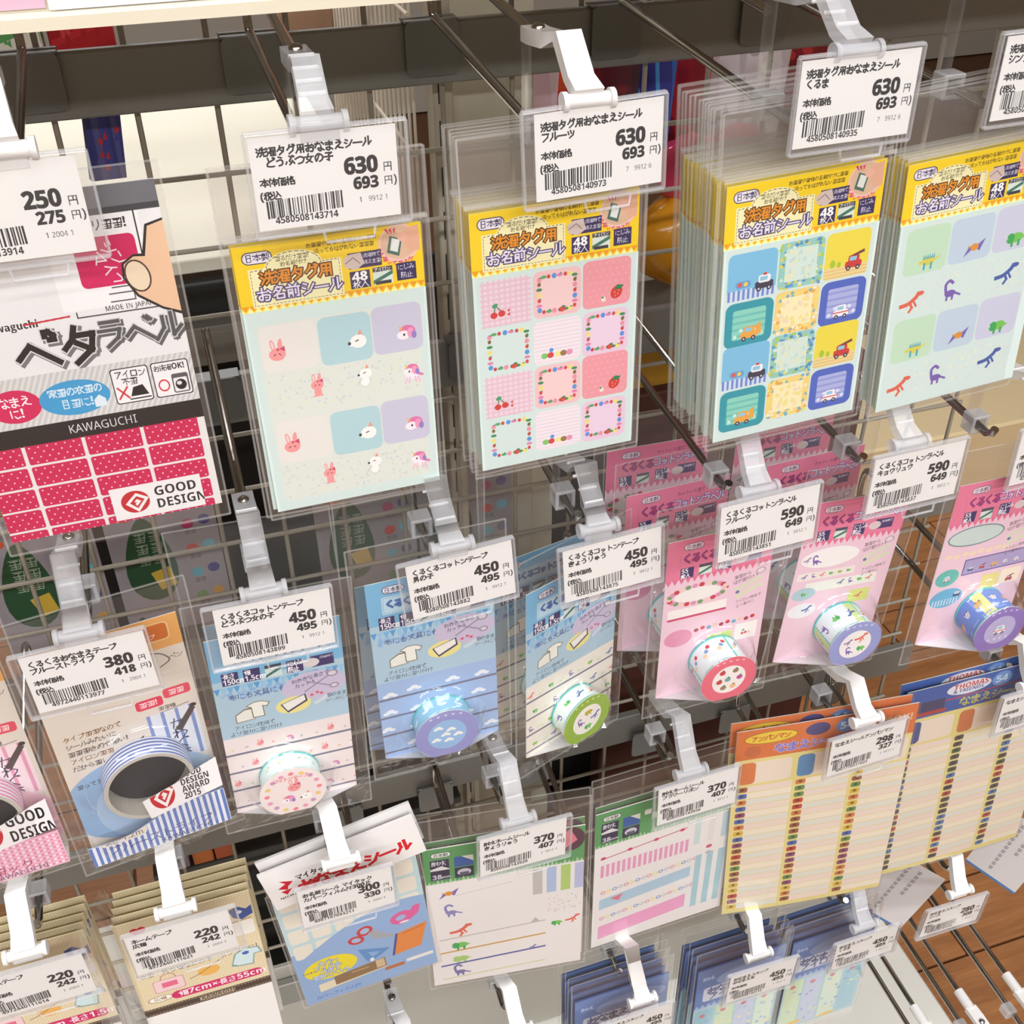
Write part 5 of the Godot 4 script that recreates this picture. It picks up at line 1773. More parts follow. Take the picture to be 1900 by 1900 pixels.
func roll_pack(label: String, group: String, blue: bool, where: Vector3, turn: Vector3, award: bool, s: int) -> Node3D:
	# a wide roll standing in a pocket of its card
	var o := thing("name_tape_pack", label, "tape pack", where, group, turn)
	part("backing_card", slab(86, 166, 0.6, mats["stripe card %s" % blue], card_edge()), o, Vector3(0, -24, 0))
	var g := Shape.new()
	var n := 48
	var r := 27.0
	g.group = 1
	for i in n:
		var a0 := TAU * i / n
		var a1 := TAU * (i + 1) / n
		var p0 := Vector3(cos(a0), sin(a0), 0)
		var p1 := Vector3(cos(a1), sin(a1), 0)
		var z := Vector3(0, 0, 1)
		g.quad(p0 * r, p1 * r, p1 * r + z * 15, p0 * r + z * 15, Vector2(i / float(n), 1), Vector2((i + 1) / float(n), 1), Vector2((i + 1) / float(n), 0), Vector2(i / float(n), 0))
	var gm := g.done(mats["stripe band %s" % blue])
	var e := Shape.new()
	for i in n:
		var a0 := TAU * i / n
		var a1 := TAU * (i + 1) / n
		var p0 := Vector3(cos(a0), sin(a0), 0)
		var p1 := Vector3(cos(a1), sin(a1), 0)
		var z := Vector3(0, 0, 1)
		e.group = -1
		e.quad(p0 * (r - 2.6) + z * 15, p0 * r + z * 15, p1 * r + z * 15, p1 * (r - 2.6) + z * 15)
		e.quad(p1 * (r - 2.6) + z * 0.2, p0 * (r - 2.6) + z * 0.2, p0 * (r - 2.6) + z * 15, p1 * (r - 2.6) + z * 15)
	part("tape_roll", e.done(mat("roll paper", Color(0.74, 0.72, 0.68), 0.7), gm), o, Vector3(2, -138, 0.6))
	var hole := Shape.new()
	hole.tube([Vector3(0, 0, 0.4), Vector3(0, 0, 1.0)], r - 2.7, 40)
	part("roll_hole", hole.done(mat("hole shade", Color(0.2, 0.2, 0.22), 0.8)), o, Vector3(2, -138, 0))  # dark disc painted in for the shade inside the roll
	# the pocket: a rising curve at its left, a band across
	var pk := PackedVector2Array([Vector2(-43, -190), Vector2(43, -190), Vector2(43, -160)])
	for i in 9:
		var u := i / 8.0
		pk.append(Vector2(lerpf(30, -43, u), -160 - 10 * sin(PI * u) * (1 - u) - 12 * u * u + 5 * sin(PI * u * 2)))
	var ps := Shape.new()
	ps.prism(pk, 0, 0.6)
	part("pocket", ps.done(mats["stripe pocket %s" % blue]), o, Vector3(0, 0, 16.4))
	var st := Shape.new()
	st.prism(PackedVector2Array([Vector2(-3, -164), Vector2(43, -156), Vector2(43, -130), Vector2(34, -133), Vector2(16, -141), Vector2(-5, -147)]), 0, 0.4)
	part("award_band", st.done(mats["good design %s" % award]), o, Vector3(0, 0, 17.2))
	var sd := Shape.new()
	sd.box(Vector3(0, -190.4, 8.6), Vector3(86, 0.6, 16))
	part("folded_base", sd.done(card_edge()), o)
	part("bag", pouch(104, 214, 2.6, s, [[2, -140, 30, 19.0], [0, -172, 34, 19.0]], 3.0), o)
	part("bag_edge", bag_edge(104, 214), o)
	return o


func flat_card_pack(called: String, label: String, group: String, category: String, w: float, h: float, face: StandardMaterial3D, where: Vector3, turn: Vector3) -> Node3D:
	var o := thing(called, label, category, where, group, turn)
	part("card", slab(w, h, 0.9, face, mat("cream edge", rgb(236, 222, 178), 0.7)), o)
	return o


func lamp(x: float, z: float, energy: float) -> void:
	var o := thing("ceiling_lamp", "long white fluorescent ceiling lamp, unseen above the aisles, far rows added as frontal fill", "lamp", Vector3(x, 2.78, z), "ceiling lamps over the aisles")
	var f := Shape.new()
	f.box(Vector3(0, 20, 0), Vector3(1240, 40, 260), 4)
	part("lamp_housing", f.done(mat("lamp housing", Color(0.85, 0.85, 0.85), 0.5)), o)
	var g := Shape.new()
	g.box(Vector3(0, -6, 0), Vector3(1200, 10, 220), 2)
	var glow := mat("lamp glow", Color(1, 1, 1), 0.5)
	glow.emission_enabled = true
	glow.emission = Color(0.985, 0.99, 1.0)
	glow.emission_energy_multiplier = 3.0
	part("lamp_diffuser", g.done(glow), o)
	var l := AreaLight3D.new()
	l.name = "lamp_area"
	l.area_size = Vector2(1.2, 0.22)
	l.light_color = Color(0.985, 0.99, 1.0)
	l.light_energy = energy
	l.area_range = 12.0
	l.area_attenuation = 2.0
	l.shadow_enabled = true
	o.add_child(l)
	l.position = Vector3(0, -0.016, 0)
	l.rotation = Vector3(-PI / 2, 0, 0)


func _ready() -> void:
	# ---------------------------------------------------------------- camera, surroundings, light
	var cam := Camera3D.new()
	cam.name = "camera"
	add_child(cam)
	cam.position = ORIGIN
	cam.rotation_order = EULER_ORDER_YXZ
	cam.rotation = Vector3(deg_to_rad(-36.119), deg_to_rad(-17.730), deg_to_rad(-0.594))
	cam.fov = 49.31
	cam.near = 0.02
	cam.current = true
	var env := Environment.new()
	env.background_mode = Environment.BG_COLOR
	env.background_color = Color(0.03, 0.03, 0.03)
	env.tonemap_mode = Environment.TONE_MAPPER_LINEAR
	env.tonemap_exposure = 0.91
	env.sdfgi_enabled = true
	env.ssao_enabled = true
	env.ssil_enabled = true
	var we := WorldEnvironment.new()
	we.name = "surroundings"
	we.environment = env
	add_child(we)
	for e in [[-1.2, 0.7, 1.0], [0.4, 0.7, 1.0], [2.0, 0.7, 1.0], [-1.2, 2.2, 3.2], [0.4, 2.2, 3.2], [2.0, 2.2, 3.2], [-1.2, 3.6, 5.5], [0.4, 3.6, 5.5], [0.0, -1.5, 4.0]]:  # two far aisle rows added as frontal fill for the lower packs
		lamp(e[0], e[1], e[2])

	font_bold = SystemFont.new()
	font_bold.font_names = PackedStringArray(["Droid Sans"])
	font_bold.font_weight = 700
	font_plain = SystemFont.new()
	font_plain.font_names = PackedStringArray(["Droid Sans"])
	wrinkle.seed = 21
	wrinkle.frequency = 0.02

	shell()
	fixture()
	opposite_side()
	hooks()
	first_row()
	second_row()
	third_row()
	fourth_row()


# ---------------------------------------------------------------- the shop

func shell() -> void:
	var wood := printed("wood planks", wood_print(), 0.42)
	wood.texture_repeat = true
	wood.uv1_triplanar = true
	wood.uv1_world_triplanar = true
	wood.uv1_scale = Vector3(1.1, 1.1, 1.1)
	var s := Shape.new()
	s.box(Vector3(0, -60, 0), Vector3(9000, 100, 9000))
	var ground := structure("floor", s.done(mat("floor bed", rgb(110, 74, 46), 0.8)), Vector3.ZERO)
	rng.seed = 77
	var plank := Shape.new()
	plank.box(Vector3(0, -5, 0), Vector3(896, 10, 116), 1.0)
	var pm := plank.done(wood)
	for i in 11:
		for j in 24:
			var p := part("plank", pm, ground)
			p.position = Vector3(-1.6 + i * 0.9 + (j % 3) * 0.3, 0, -2.3 + j * 0.12)
	var c := Shape.new()
	c.box(Vector3(0, 2900, 0), Vector3(9000, 100, 9000))
	structure("ceiling", c.done(mat("ceiling paint", Color(0.82, 0.81, 0.79), 0.9)))
	var paint := mat("wall paint", Color(0.72, 0.69, 0.64), 0.9)
	for e in [["wall_back", Vector3(0, 1425, -4450), Vector3(9000, 2850, 100)], ["wall_front", Vector3(0, 1425, 4450), Vector3(9000, 2850, 100)], ["wall_left", Vector3(-4450, 1425, 0), Vector3(100, 2850, 8800)], ["wall_right", Vector3(4450, 1425, 0), Vector3(100, 2850, 8800)]]:
		var w := Shape.new()
		w.box(e[1], e[2])
		structure(e[0], w.done(paint))


func fixture() -> void:
	# wire grid panel of five centimetre squares, its wires white-grey
	var grey := mat("grid enamel", rgb(160, 152, 136), 0.45)
	var o := thing("grid_panel", "pale grey wire grid panel of square meshes behind all the hooks", "grid panel", at(0, -1400, -757))
	var v := Shape.new()
	v.tube([Vector3(0, 0, 0), Vector3(0, 1330, 0)], 1.9, 8)
	var vm := v.done(grey)
	for i in 21:
		var p := part("wire", vm, o)
		p.position = Vector3(-0.304 + i * 0.05, 0, -0.0025)
	var h := Shape.new()
	h.tube([Vector3(-310, 0, 0), Vector3(700, 0, 0)], 1.9, 8)
	var hm := h.done(grey)
	for i in 27:
		var p := part("wire", hm, o)
		p.position = Vector3(0, 1.296 - i * 0.05, 0.0015)
	# flat bars that carry the hooks
	var steel := mat("bar enamel", rgb(132, 130, 123), 0.42, 0.2)
	for e in [[-167, "grey steel cross bar of the top row of hooks"], [-396, "grey steel cross bar behind the rows of tape packs"], [-640, "grey steel cross bar behind the row of cream cards"], [-862, "grey steel cross bar low down, with bright upper edge"], [-1138, "grey steel cross bar of the lowest hooks near the deck"]]:
		var b := thing("cross_bar", e[1], "bar", at(200, e[0] - 39, -745 if e[0] > -1100 else -733), "cross bars of the grid")
		var s := Shape.new()
		s.box(Vector3(0, 19.5, 0), Vector3(1020, 39, 9), 1.2)
		part("bar", s.done(steel), b)
	# the shelf above, its price rail towards the aisle
	var cream := mat("shelf enamel", rgb(226, 218, 196), 0.5)
	var t := thing("upper_shelf", "cream steel shelf with price rail at the top edge", "shelf", at(200, -84, -628))
	var b := Shape.new()
	b.box(Vector3(0, 6, 0), Vector3(1300, 16, 226), 2)
	part("board", b.done(cream), t)
	var r := Shape.new()
	r.prism(PackedVector2Array([Vector2(111, -22), Vector2(120, -22), Vector2(120, -17), Vector2(116, -15), Vector2(116, 24), Vector2(120, 26), Vector2(120, 30), Vector2(111, 30)]), -650, 650, Transform3D(Basis(Vector3(0, 0, 1), Vector3(0, 1, 0), Vector3(-1, 0, 0)), Vector3.ZERO))
	part("price_rail", r.done(cream), t)
	var lbl := thing("rail_label", "white barcode label in the cream price rail at the top edge", "label", at(200, -84, -628))
	var c := paper(230, 37, 5, rgb(242, 238, 236))
	c.text("4974900810110", 8, 28.6, 4.6, rgb(60, 56, 58), 0.1, 1.3)
	var w := Shape.new()
	w.sheet(1, 1, func(u, v2): return Vector3(-228 + u * 156, 21 - v2 * 36, 117.6))
	part("paper", w.done(printed("rail label", c.ready())), lbl)
	var pk := thing("rail_label", "pink label strip in the cream price rail at the top edge", "label", at(200, -84, -628))
	var q := Shape.new()
	q.box(Vector3(-286, 3, 116.8), Vector3(114, 34, 0.6))
	q.box(Vector3(40, 3, 116.8), Vector3(220, 34, 0.6))
	part("paper", q.done(mat("pink paper", rgb(226, 186, 206), 0.6)), pk)
	# plain steel panel that closes the foot of the grid
	var foot := thing("foot_panel", "plain grey steel panel closing the foot of the grid above the deck", "panel", at(150, -1400, -742))
	var fp := Shape.new()
	fp.box(Vector3(0, 140, 0), Vector3(1240, 280, 6), 1)
	part("panel", fp.done(mat("foot enamel", rgb(170, 166, 156), 0.5)), foot)
	# base deck
	var d := thing("base_deck", "white steel base deck under the hooks, wood floor beyond its end", "shelf base", at(80, -1550, -690))
	var k := Shape.new()
	k.box(Vector3(0, 75, 0), Vector3(1400, 148, 760), 4)
	part("deck", k.done(mat("deck enamel", rgb(226, 224, 216), 0.45)), d)


func opposite_side() -> void:
	var cream := mat("opposite cream", rgb(232, 226, 206), 0.6)
	var grey := mat("opposite grey", rgb(126, 120, 110), 0.5)
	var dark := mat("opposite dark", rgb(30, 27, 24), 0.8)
	var s := Shape.new()
	s.box(Vector3.ZERO, Vector3(440, 12, 520), 1)
	part("board", s.done(cream), thing("white_shelf", "cream white shelf top seen through the grid above the red spotted label pack", "shelf", at(-36, -380, -1170)))
	s = Shape.new()
	s.box(Vector3.ZERO, Vector3(250, 30, 16), 1)
	part("bar", s.done(dark), thing("dark_rail", "dark steel rail below the cream shelf top behind the grid", "rail", at(-10, -404, -900)))
	s = Shape.new()
	s.box(Vector3.ZERO, Vector3(260, 8, 150), 1)
	s.box(Vector3(0, -16, 74), Vector3(260, 30, 3), 0.6)
	part("board", s.done(grey), thing("opposite_shelf", "grey shelf of the opposite side behind the grid", "shelf", at(-10, -428, -960)))
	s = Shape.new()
	s.box(Vector3(0, 480, 0), Vector3(640, 960, 8), 1)  # dark sheet added to stand for the shade behind the grid
	part("panel", s.done(dark), thing("shade_board", "dark board added as shade behind the grid below the grey shelf", "board", at(210, -1400, -1010)))
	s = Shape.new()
	s.box(Vector3.ZERO, Vector3(86, 440, 8), 1)  # narrow dark sheet that carries the same painted shade to the left
	part("panel", s.done(dark), thing("shade_board", "dark board added as shade behind the leaf card at the left end", "board", at(-158, -660, -1012)))
	# slotted upright and the cream panel beside it
	var post := thing("slotted_upright", "grey slotted steel upright beside the cream panel behind the grid", "upright", at(206, -1400, -806))
	s = Shape.new()
	s.box(Vector3(0, 660, 0), Vector3(15, 1320, 20), 1)
	part("post", s.done(mat("upright enamel", rgb(190, 182, 162), 0.5)), post)
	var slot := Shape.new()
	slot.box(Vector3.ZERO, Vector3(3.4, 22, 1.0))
	var sm := slot.done(mat("slot shade", rgb(60, 56, 50), 0.9))  # dark colour stands for the shade in the open slots
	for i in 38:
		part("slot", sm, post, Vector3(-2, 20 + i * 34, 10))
	s = Shape.new()
	s.box(Vector3(0, 660, 0), Vector3(66, 1320, 8), 1)
	part("panel", s.done(mat("side panel", rgb(196, 188, 166), 0.6)), thing("side_panel", "cream grey side panel beside the slotted upright behind the grid", "panel", at(252, -1400, -830)))
	# wire divider that runs away from the upright
	var white := mat("divider enamel", rgb(226, 216, 196), 0.45)
	var f := thing("wire_divider", "white wire divider with close upright wires running back from the slotted upright", "divider", at(192, -520, -830))
	s = Shape.new()
	s.tube([Vector3(0, 0, 0), Vector3(0, 460, 0)], 1.3, 6)
	var wm := s.done(white)
	for i in 22:
		part("wire", wm, f, Vector3(0, 0, -i * 17.0))
	s = Shape.new()
	s.tube([Vector3(0, 0, 4), Vector3(0, 0, -366)], 1.5, 6)
	var hm := s.done(white)
	for i in 5:
		part("wire", hm, f, Vector3(-2, 40 + i * 100, 0))
	# packs that hang or stand behind the grid
	var reds := printed("red box print", colour_pack(1, rgb(176, 24, 34), [rgb(190, 34, 44), rgb(166, 20, 30), rgb(200, 60, 66)]))
	s = Shape.new()
	s.box(Vector3.ZERO, Vector3(42, 60, 40), 1)
	part("box", s.done(reds), thing("red_box", "deep red box under the price rail behind the grid", "box", at(-30, -186, -860)))
	s = Shape.new()
	s.box(Vector3.ZERO, Vector3(34, 44, 30), 1)
	part("box", s.done(printed("green box print", colour_pack(2, rgb(226, 222, 206), [rgb(90, 160, 90), rgb(206, 90, 96), rgb(230, 226, 214)]))), thing("striped_box", "small box with red and green print under the price rail", "box", at(-72, -180, -850)))
	var blue_red := printed("blue red print", colour_pack(3, rgb(60, 62, 130), [rgb(70, 70, 150), rgb(90, 90, 150), rgb(200, 50, 50)]))
	part("bag", slab(24, 60, 6, blue_red, mat("navy edge", rgb(60, 62, 120), 0.5)), thing("hanging_bag", "small navy and red bag hanging below the bar behind the grid", "bag", at(-26, -206, -810), "", turned(-6, 20)))
	s = Shape.new()
	s.box(Vector3.ZERO, Vector3(60, 10, 160), 1)
	s.box(Vector3(0, 60, -70), Vector3(60, 120, 6), 1)
	part("board", s.done(mat("brown board", rgb(150, 118, 92), 0.7)), thing("brown_shelf", "brown shelf seen through the close wires of the white divider", "shelf", at(158, -262, -1060)))
	s = Shape.new()
	s.box(Vector3.ZERO, Vector3(44, 60, 30), 2)
	part("box", s.done(mat("bright red", rgb(206, 26, 40), 0.5)), thing("red_basket", "bright red box behind the wire divider at the top", "box", at(196, -150, -960)))
	s = Shape.new()
	s.box(Vector3.ZERO, Vector3(60, 40, 30), 2)
	part("box", s.done(mat("tan", rgb(190, 130, 90), 0.6)), thing("tan_box", "tan box behind the wire divider at the top", "box", at(130, -170, -960)))
	var kinds := [[300, rgb(214, 190, 196), [rgb(226, 206, 206), rgb(206, 170, 180)], "pale pink bag"], [330, rgb(206, 60, 50), [rgb(190, 40, 40), rgb(226, 90, 50)], "red and orange bag"], [372, rgb(70, 40, 46), [rgb(120, 40, 50), rgb(90, 40, 50)], "dark maroon bag"],
		[405, rgb(50, 110, 190), [rgb(60, 60, 140), rgb(80, 150, 214)], "bright blue bag"], [438, rgb(160, 30, 40), [rgb(190, 40, 44), rgb(140, 30, 36)], "crimson bag"], [470, rgb(206, 200, 206), [rgb(226, 222, 226), rgb(70, 66, 140)], "white and navy bag"],
		[512, rgb(206, 196, 196), [rgb(226, 216, 216), rgb(190, 170, 176)], "greyish white bag"], [548, rgb(160, 40, 46), [rgb(190, 50, 50), rgb(130, 30, 36)], "dark red bag"], [575, rgb(70, 150, 214), [rgb(50, 100, 200), rgb(110, 180, 226)], "sky blue bag"]]
	for e in kinds:
		part("bag", slab(70, 110, 5, printed(e[3], colour_pack(int(e[0]), e[1], e[2])), mat(e[3] + " edge", e[1], 0.5)), thing("hanging_bag", e[3] + " hanging edge-on below the top bar behind the grid", "bag", at(e[0], -236, -905), "bags hanging behind the grid", turned(-3, -46)))
	s = Shape.new()
	s.box(Vector3.ZERO, Vector3(150, 40, 40), 3)
	part("box", s.done(mats["bright red"]), thing("red_tray", "red tray behind the grid at the right of the sky blue bag", "box", at(690, -240, -980)))
	for e in [[440, -330, 30, rgb(226, 70, 110), "pink sponge in crinkled film behind the grid"], [484, -322, 26, rgb(226, 60, 100), "smaller pink sponge in crinkled film behind the grid"], [440, -392, 44, rgb(222, 150, 30), "amber orange sponge in film behind the grid"], [500, -396, 34, rgb(200, 110, 30), "brown orange sponge in film behind the grid"]]:
		var b := thing("wrapped_sponge", e[4], "sponge", at(e[0], e[1] - e[2], -860), "sponges behind the grid")
		s = Shape.new()
		var rad: float = e[2]
		s.sheet(20, 14, func(u, v2):
			var a: float = u * TAU
			var p: float = v2 * PI
			var d := Vector3(sin(p) * sin(a), cos(p), sin(p) * cos(a))
			return (d * (1.0 + 0.16 * wrinkle.get_noise_3dv(d * 90.0 + Vector3(rad, 0, 0)))) * Vector3(rad * 1.1, rad, rad * 0.7) + Vector3(0, rad, 0))
		part("sponge", s.done(mat("sponge " + e[4], e[3], 0.18)), b)
	s = Shape.new()
	s.box(Vector3.ZERO, Vector3(330, 30, 10), 1)
	s.box(Vector3(0, -14, -60), Vector3(330, 4, 120), 1)
	part("board", s.done(grey), thing("opposite_shelf", "grey shelf edge under the orange sponges behind the grid", "shelf", at(470, -452, -880)))
	s = Shape.new()
	s.box(Vector3.ZERO, Vector3(120, 60, 40), 2)
	part("box", s.done(mat("ochre", rgb(190, 140, 40), 0.6)), thing("ochre_box", "ochre yellow box below the grey shelf edge behind the grid", "box", at(480, -560, -950)))
	s = Shape.new()
	s.box(Vector3(0, -350, 0), Vector3(300, 810, 30), 2)
	part("box", s.done(mat("umber", rgb(84, 44, 34), 0.7)), thing("umber_box", "dark umber box low behind the grid beside the vehicle label packs", "box", at(560, -640, -930)))
	s = Shape.new()
	s.box(Vector3(0, -300, 0), Vector3(120, 790, 60), 2)
	part("box", s.done(mat("box cream", rgb(214, 208, 184), 0.6)), thing("cream_box", "cream carton behind the grid below the fruit label packs", "box", at(262, -700, -900)))
	# cards with a green leaf, on the far side
	var leaf := printed("leaf print", leaf_card())
	var at_x := [-150, -52, 120, 214]
	var names := ["card with green leaf behind the grid at the left end", "card with green leaf and coloured dots below the red spotted label pack", "card with green leaf below the animal label pack behind the grid", "card with coloured dots beside the cream carton behind the grid"]
	for i in 4:
		part("card", slab(90, 150, 2, leaf, card_edge()), thing("leaf_card", names[i], "card", at(at_x[i], -520 if i < 2 else -545, -800 - 4 * i), "leaf cards behind the grid"))
	for e in [[-86, -905, "orange and green book"], [-64, -905, "orange book"], [-110, -905, "lilac book"]]:
		s = Shape.new()
		s.box(Vector3.ZERO, Vector3(20, 110, 90), 1)
		part("book", s.done(mat(e[2], {"orange and green book": rgb(214, 120, 50), "orange book": rgb(200, 96, 44), "lilac book": rgb(160, 140, 160)}[e[2]], 0.6)), thing("standing_book", e[2] + " standing behind the grid low at the left", "book", at(e[0], e[1], -820)))
	s = Shape.new()
	s.box(Vector3.ZERO, Vector3(330, 10, 120), 1)
	s.box(Vector3(0, -210, -50), Vector3(330, 410, 6), 1)
	part("board", s.done(mat("low shelf grey", rgb(66, 64, 60), 0.5)), thing("opposite_shelf", "dim grey shelf low behind the grid", "shelf", at(25, -985, -850)))
	# far away, past the end of the fixture
	s = Shape.new()
	s.box(Vector3(0, 90, 0), Vector3(2200, 180, 500), 6)
	part("base", s.done(mat("far cream", rgb(226, 204, 160), 0.6)), thing("far_fixture", "cream base of another fixture across the wood floor", "fixture", at(2050, -1550, -2000)))


# ---------------------------------------------------------------- hooks, tags and packs

func hooks() -> void:
	var row := [[-60, "chrome hook holding the red spotted label pack"], [70, "chrome hook holding the animal label packs"], [185, "chrome hook holding the fruit label packs"], [313, "chrome hook holding the vehicle label packs"], [424, "chrome hook holding the dinosaur label packs at the top right"]]
	for e in row:
		hook(e[1], e[0], -118, -130, -162, -176, -509 if e[0] < 300 else -494)
	row = [[-172, "chrome hook holding the pink checked tape pack"], [-82, "chrome hook holding the blue striped tape pack"], [12, "chrome hook holding the animal cotton tape pack"], [112, "chrome hook holding the cloud cotton tape pack"], [204, "chrome hook holding the dinosaur cotton tape pack"], [305, "chrome hook holding the pink fruit label roll packs"], [402, "chrome hook holding the pink dinosaur label roll packs"], [503, "chrome hook holding the pink vehicle label roll pack"]]
	for e in row:
		hook(e[1], e[0], -352, -366, -391, -406)
	row = [[-167, "chrome hook holding the narrow cream name tape cards"], [-78, "chrome hook holding the wide cream name tape cards"], [26, "chrome hook holding the white-headed film seal pack"], [153, "chrome hook holding the green waterproof dinosaur seal pack"], [285, "chrome hook holding the green waterproof flower seal pack"], [428, "chrome hook holding the orange-headed name sheet"], [588, "chrome hook holding the blue-headed name sheet"]]
	for e in row:
		hook(e[1], e[0], -594, -607, -636, -650)
	row = [[58, "chrome hook under the white-headed film seal pack"], [151, "chrome hook under the green waterproof dinosaur seal pack"], [258, "chrome hook holding the blue packs under the flower seal pack"], [385, "chrome hook holding the blue packs at the bottom middle"], [488, "chrome hook holding the blue packs beside the empty hooks"], [603, "chrome hook under the blue-headed name sheet"]]
	for e in row:
		hook(e[1], e[0], -850, -886, -884, -924)
	for e in [[590, "empty chrome hook over the white deck corner"], [645, "empty chrome hook over the wood floor, nearer the white deck"], [705, "empty chrome hook lowest at the right end"]]:
		var x: float = e[0]
		hook(e[1], x, -1104, -1112, -1138, -1148, -430, -738, -480)
		var o := thing("tag_arm", "white tag arm without tag on the " + String(e[1]).trim_prefix("empty chrome "), "tag arm", at(x, -1112, -448), "tag arms without tags")
		var m := white_plastic()
		part("arm", strap([Vector3(0, 0, -12), Vector3(0, 1, 0), Vector3(0, 0, 26), Vector3(0, -8, 48), Vector3(0, -20, 60)], [12, 12.5, 12.5, 13, 14], 6, m), o)
		var k := Shape.new()
		k.tube([Vector3(0, 0, -32), Vector3(0, 0, -10)], 5.2, 14)
		part("socket", k.done(m), o)
		k = Shape.new()
		k.tube([Vector3(0, -1, 0), Vector3(0, 1.4, 0), Vector3(0, 2.2, 0)], [3.2, 3.0, 0.4], 14)
		part("rivet", k.done(chrome()), o, Vector3(0, 3.4, 6))
		k = Shape.new()
		k.tube([Vector3(-11, -22, 61), Vector3(11, -22, 61)], 4.4, 14)
		part("hinge", k.done(m), o)
		k = Shape.new()
		k.box(Vector3(-2, -36, -12), Vector3(13, 12, 13), 1.5)
		part("clip", k.done(milky_plastic()), o)


func first_row() -> void:
	var title := "洗濯タグ用おなまえシール"
	tag("price tag 250 yen in front of the red spotted label pack", Vector3(-60, -128, -530), Vector3(-57, -146, -492), Vector3(-63, -171, -491), 0.0, tag_print("ペタペタラベル", "ピンクドット", "250", "275", "4972440113914", "1 2004 1"), true, -174, -5.0)
	tag("price tag 630 yen in front of the animal label packs", Vector3(70, -130, -530), Vector3(71, -148, -492), Vector3(72, -172, -491), 0.0, tag_print(title, "どうぶつ女の子", "630", "693", "4580508143714", "1   9912 1", 3.5), false, -174, -5.0)
	tag("price tag 630 yen on bright white arm in front of the fruit label packs", Vector3(185, -130, -530), Vector3(197, -151, -494), Vector3(203, -174, -492), deg_to_rad(2.2), tag_print(title, "フルーツ", "630", "693", "4580508140973", "7   9912 6"), true, -174, 6.0)
	tag("price tag 630 yen in front of the vehicle label packs", Vector3(313, -119, -526), Vector3(328, -137, -480), Vector3(331, -159, -478), deg_to_rad(1.0), tag_print(title, "くるま", "630", "693", "4580508140935", "7   9912 6"), false, -174, 1.5)
	tag("price tag at the right edge in front of the dinosaur label packs", Vector3(424, -120, -526), Vector3(447, -134, -480), Vector3(445, -157, -478), deg_to_rad(1.0), tag_print("洗濯タグ用おなまえ", "シンプル", "630", "693", "4580508140959", "7   9912 6"), false, -174, 3.0)
	var header := printed("laundry header", laundry_header(), 0.4)
	# the header is printed on the upper quarter of its card only; below it the sheet covers the card
	header.uv1_scale = Vector3(1, 4, 1)
	var fronts := [
		["animal name label pack with pink bunny and unicorn, yellow header", "animal label packs", "sheet animals", sheet_animals(), 92.0, Vector3(72, -170, -513), turned(0.8), 1, 2.2],
		["fruit name label pack with cherries and strawberries, yellow header", "fruit label packs", "sheet fruit", sheet_fruit(), 92.0, Vector3(188, -168, -513), turned(1.3), 6, 4.0],
		["vehicle name label pack with police car and fire engine, yellow header", "vehicle label packs", "sheet cars", sheet_cars(), 92.0, Vector3(315, -160, -488), turned(3.0), 13, 4.0],
		["dinosaur name label pack with pale green squares at the right edge, yellow header", "dinosaur label packs", "sheet dinosaurs", sheet_dinosaurs(), 97.0, Vector3(420, -160, -488), turned(4.2), 4, 4.0],
	]
	var n := 0
	for e in fronts:
		n += 1
		var where: Vector3 = e[5]
		var p := at(where.x, where.y, where.z)
		var o := seal_pack(e[0], e[1], printed(e[2], e[3], 0.4), header, e[4], n, p, e[6])
		stack(o, e[7], "the stack of " + e[1], Vector3(0, 0, -e[8]), 1.2 if e[7] > 1 else 0.5, p, e[6], 30 + n)
	# the red spotted pack at the left
	var o := thing("iron_on_label_pack", "label pack with red white-spotted labels, thumb picture and black band", "label pack", at(-55, -164, -515), "", turned(0.6))
	part("card", slab(107, 178, 1.0, printed("iron label", iron_label(), 0.4), card_edge()), o, Vector3(0, -8, 0))
	var st := Shape.new()
	st.sheet(1, 1, func(u, v): return Vector3((u - 0.5) * 46, (0.5 - v) * 20, 0.3))
	var f := part("award_sticker", st.done(printed("good design false", good_design_sticker(false), 0.45)), o, Vector3(22, -174.5, 1.0), Vector3(0, 0, 0))
	f.set_meta("label", "white sticker with round red mark")
	part("bag", pouch(113, 194, 1.4, 9, [], 3.4), o)
	part("bag_edge", bag_edge(113, 194), o)


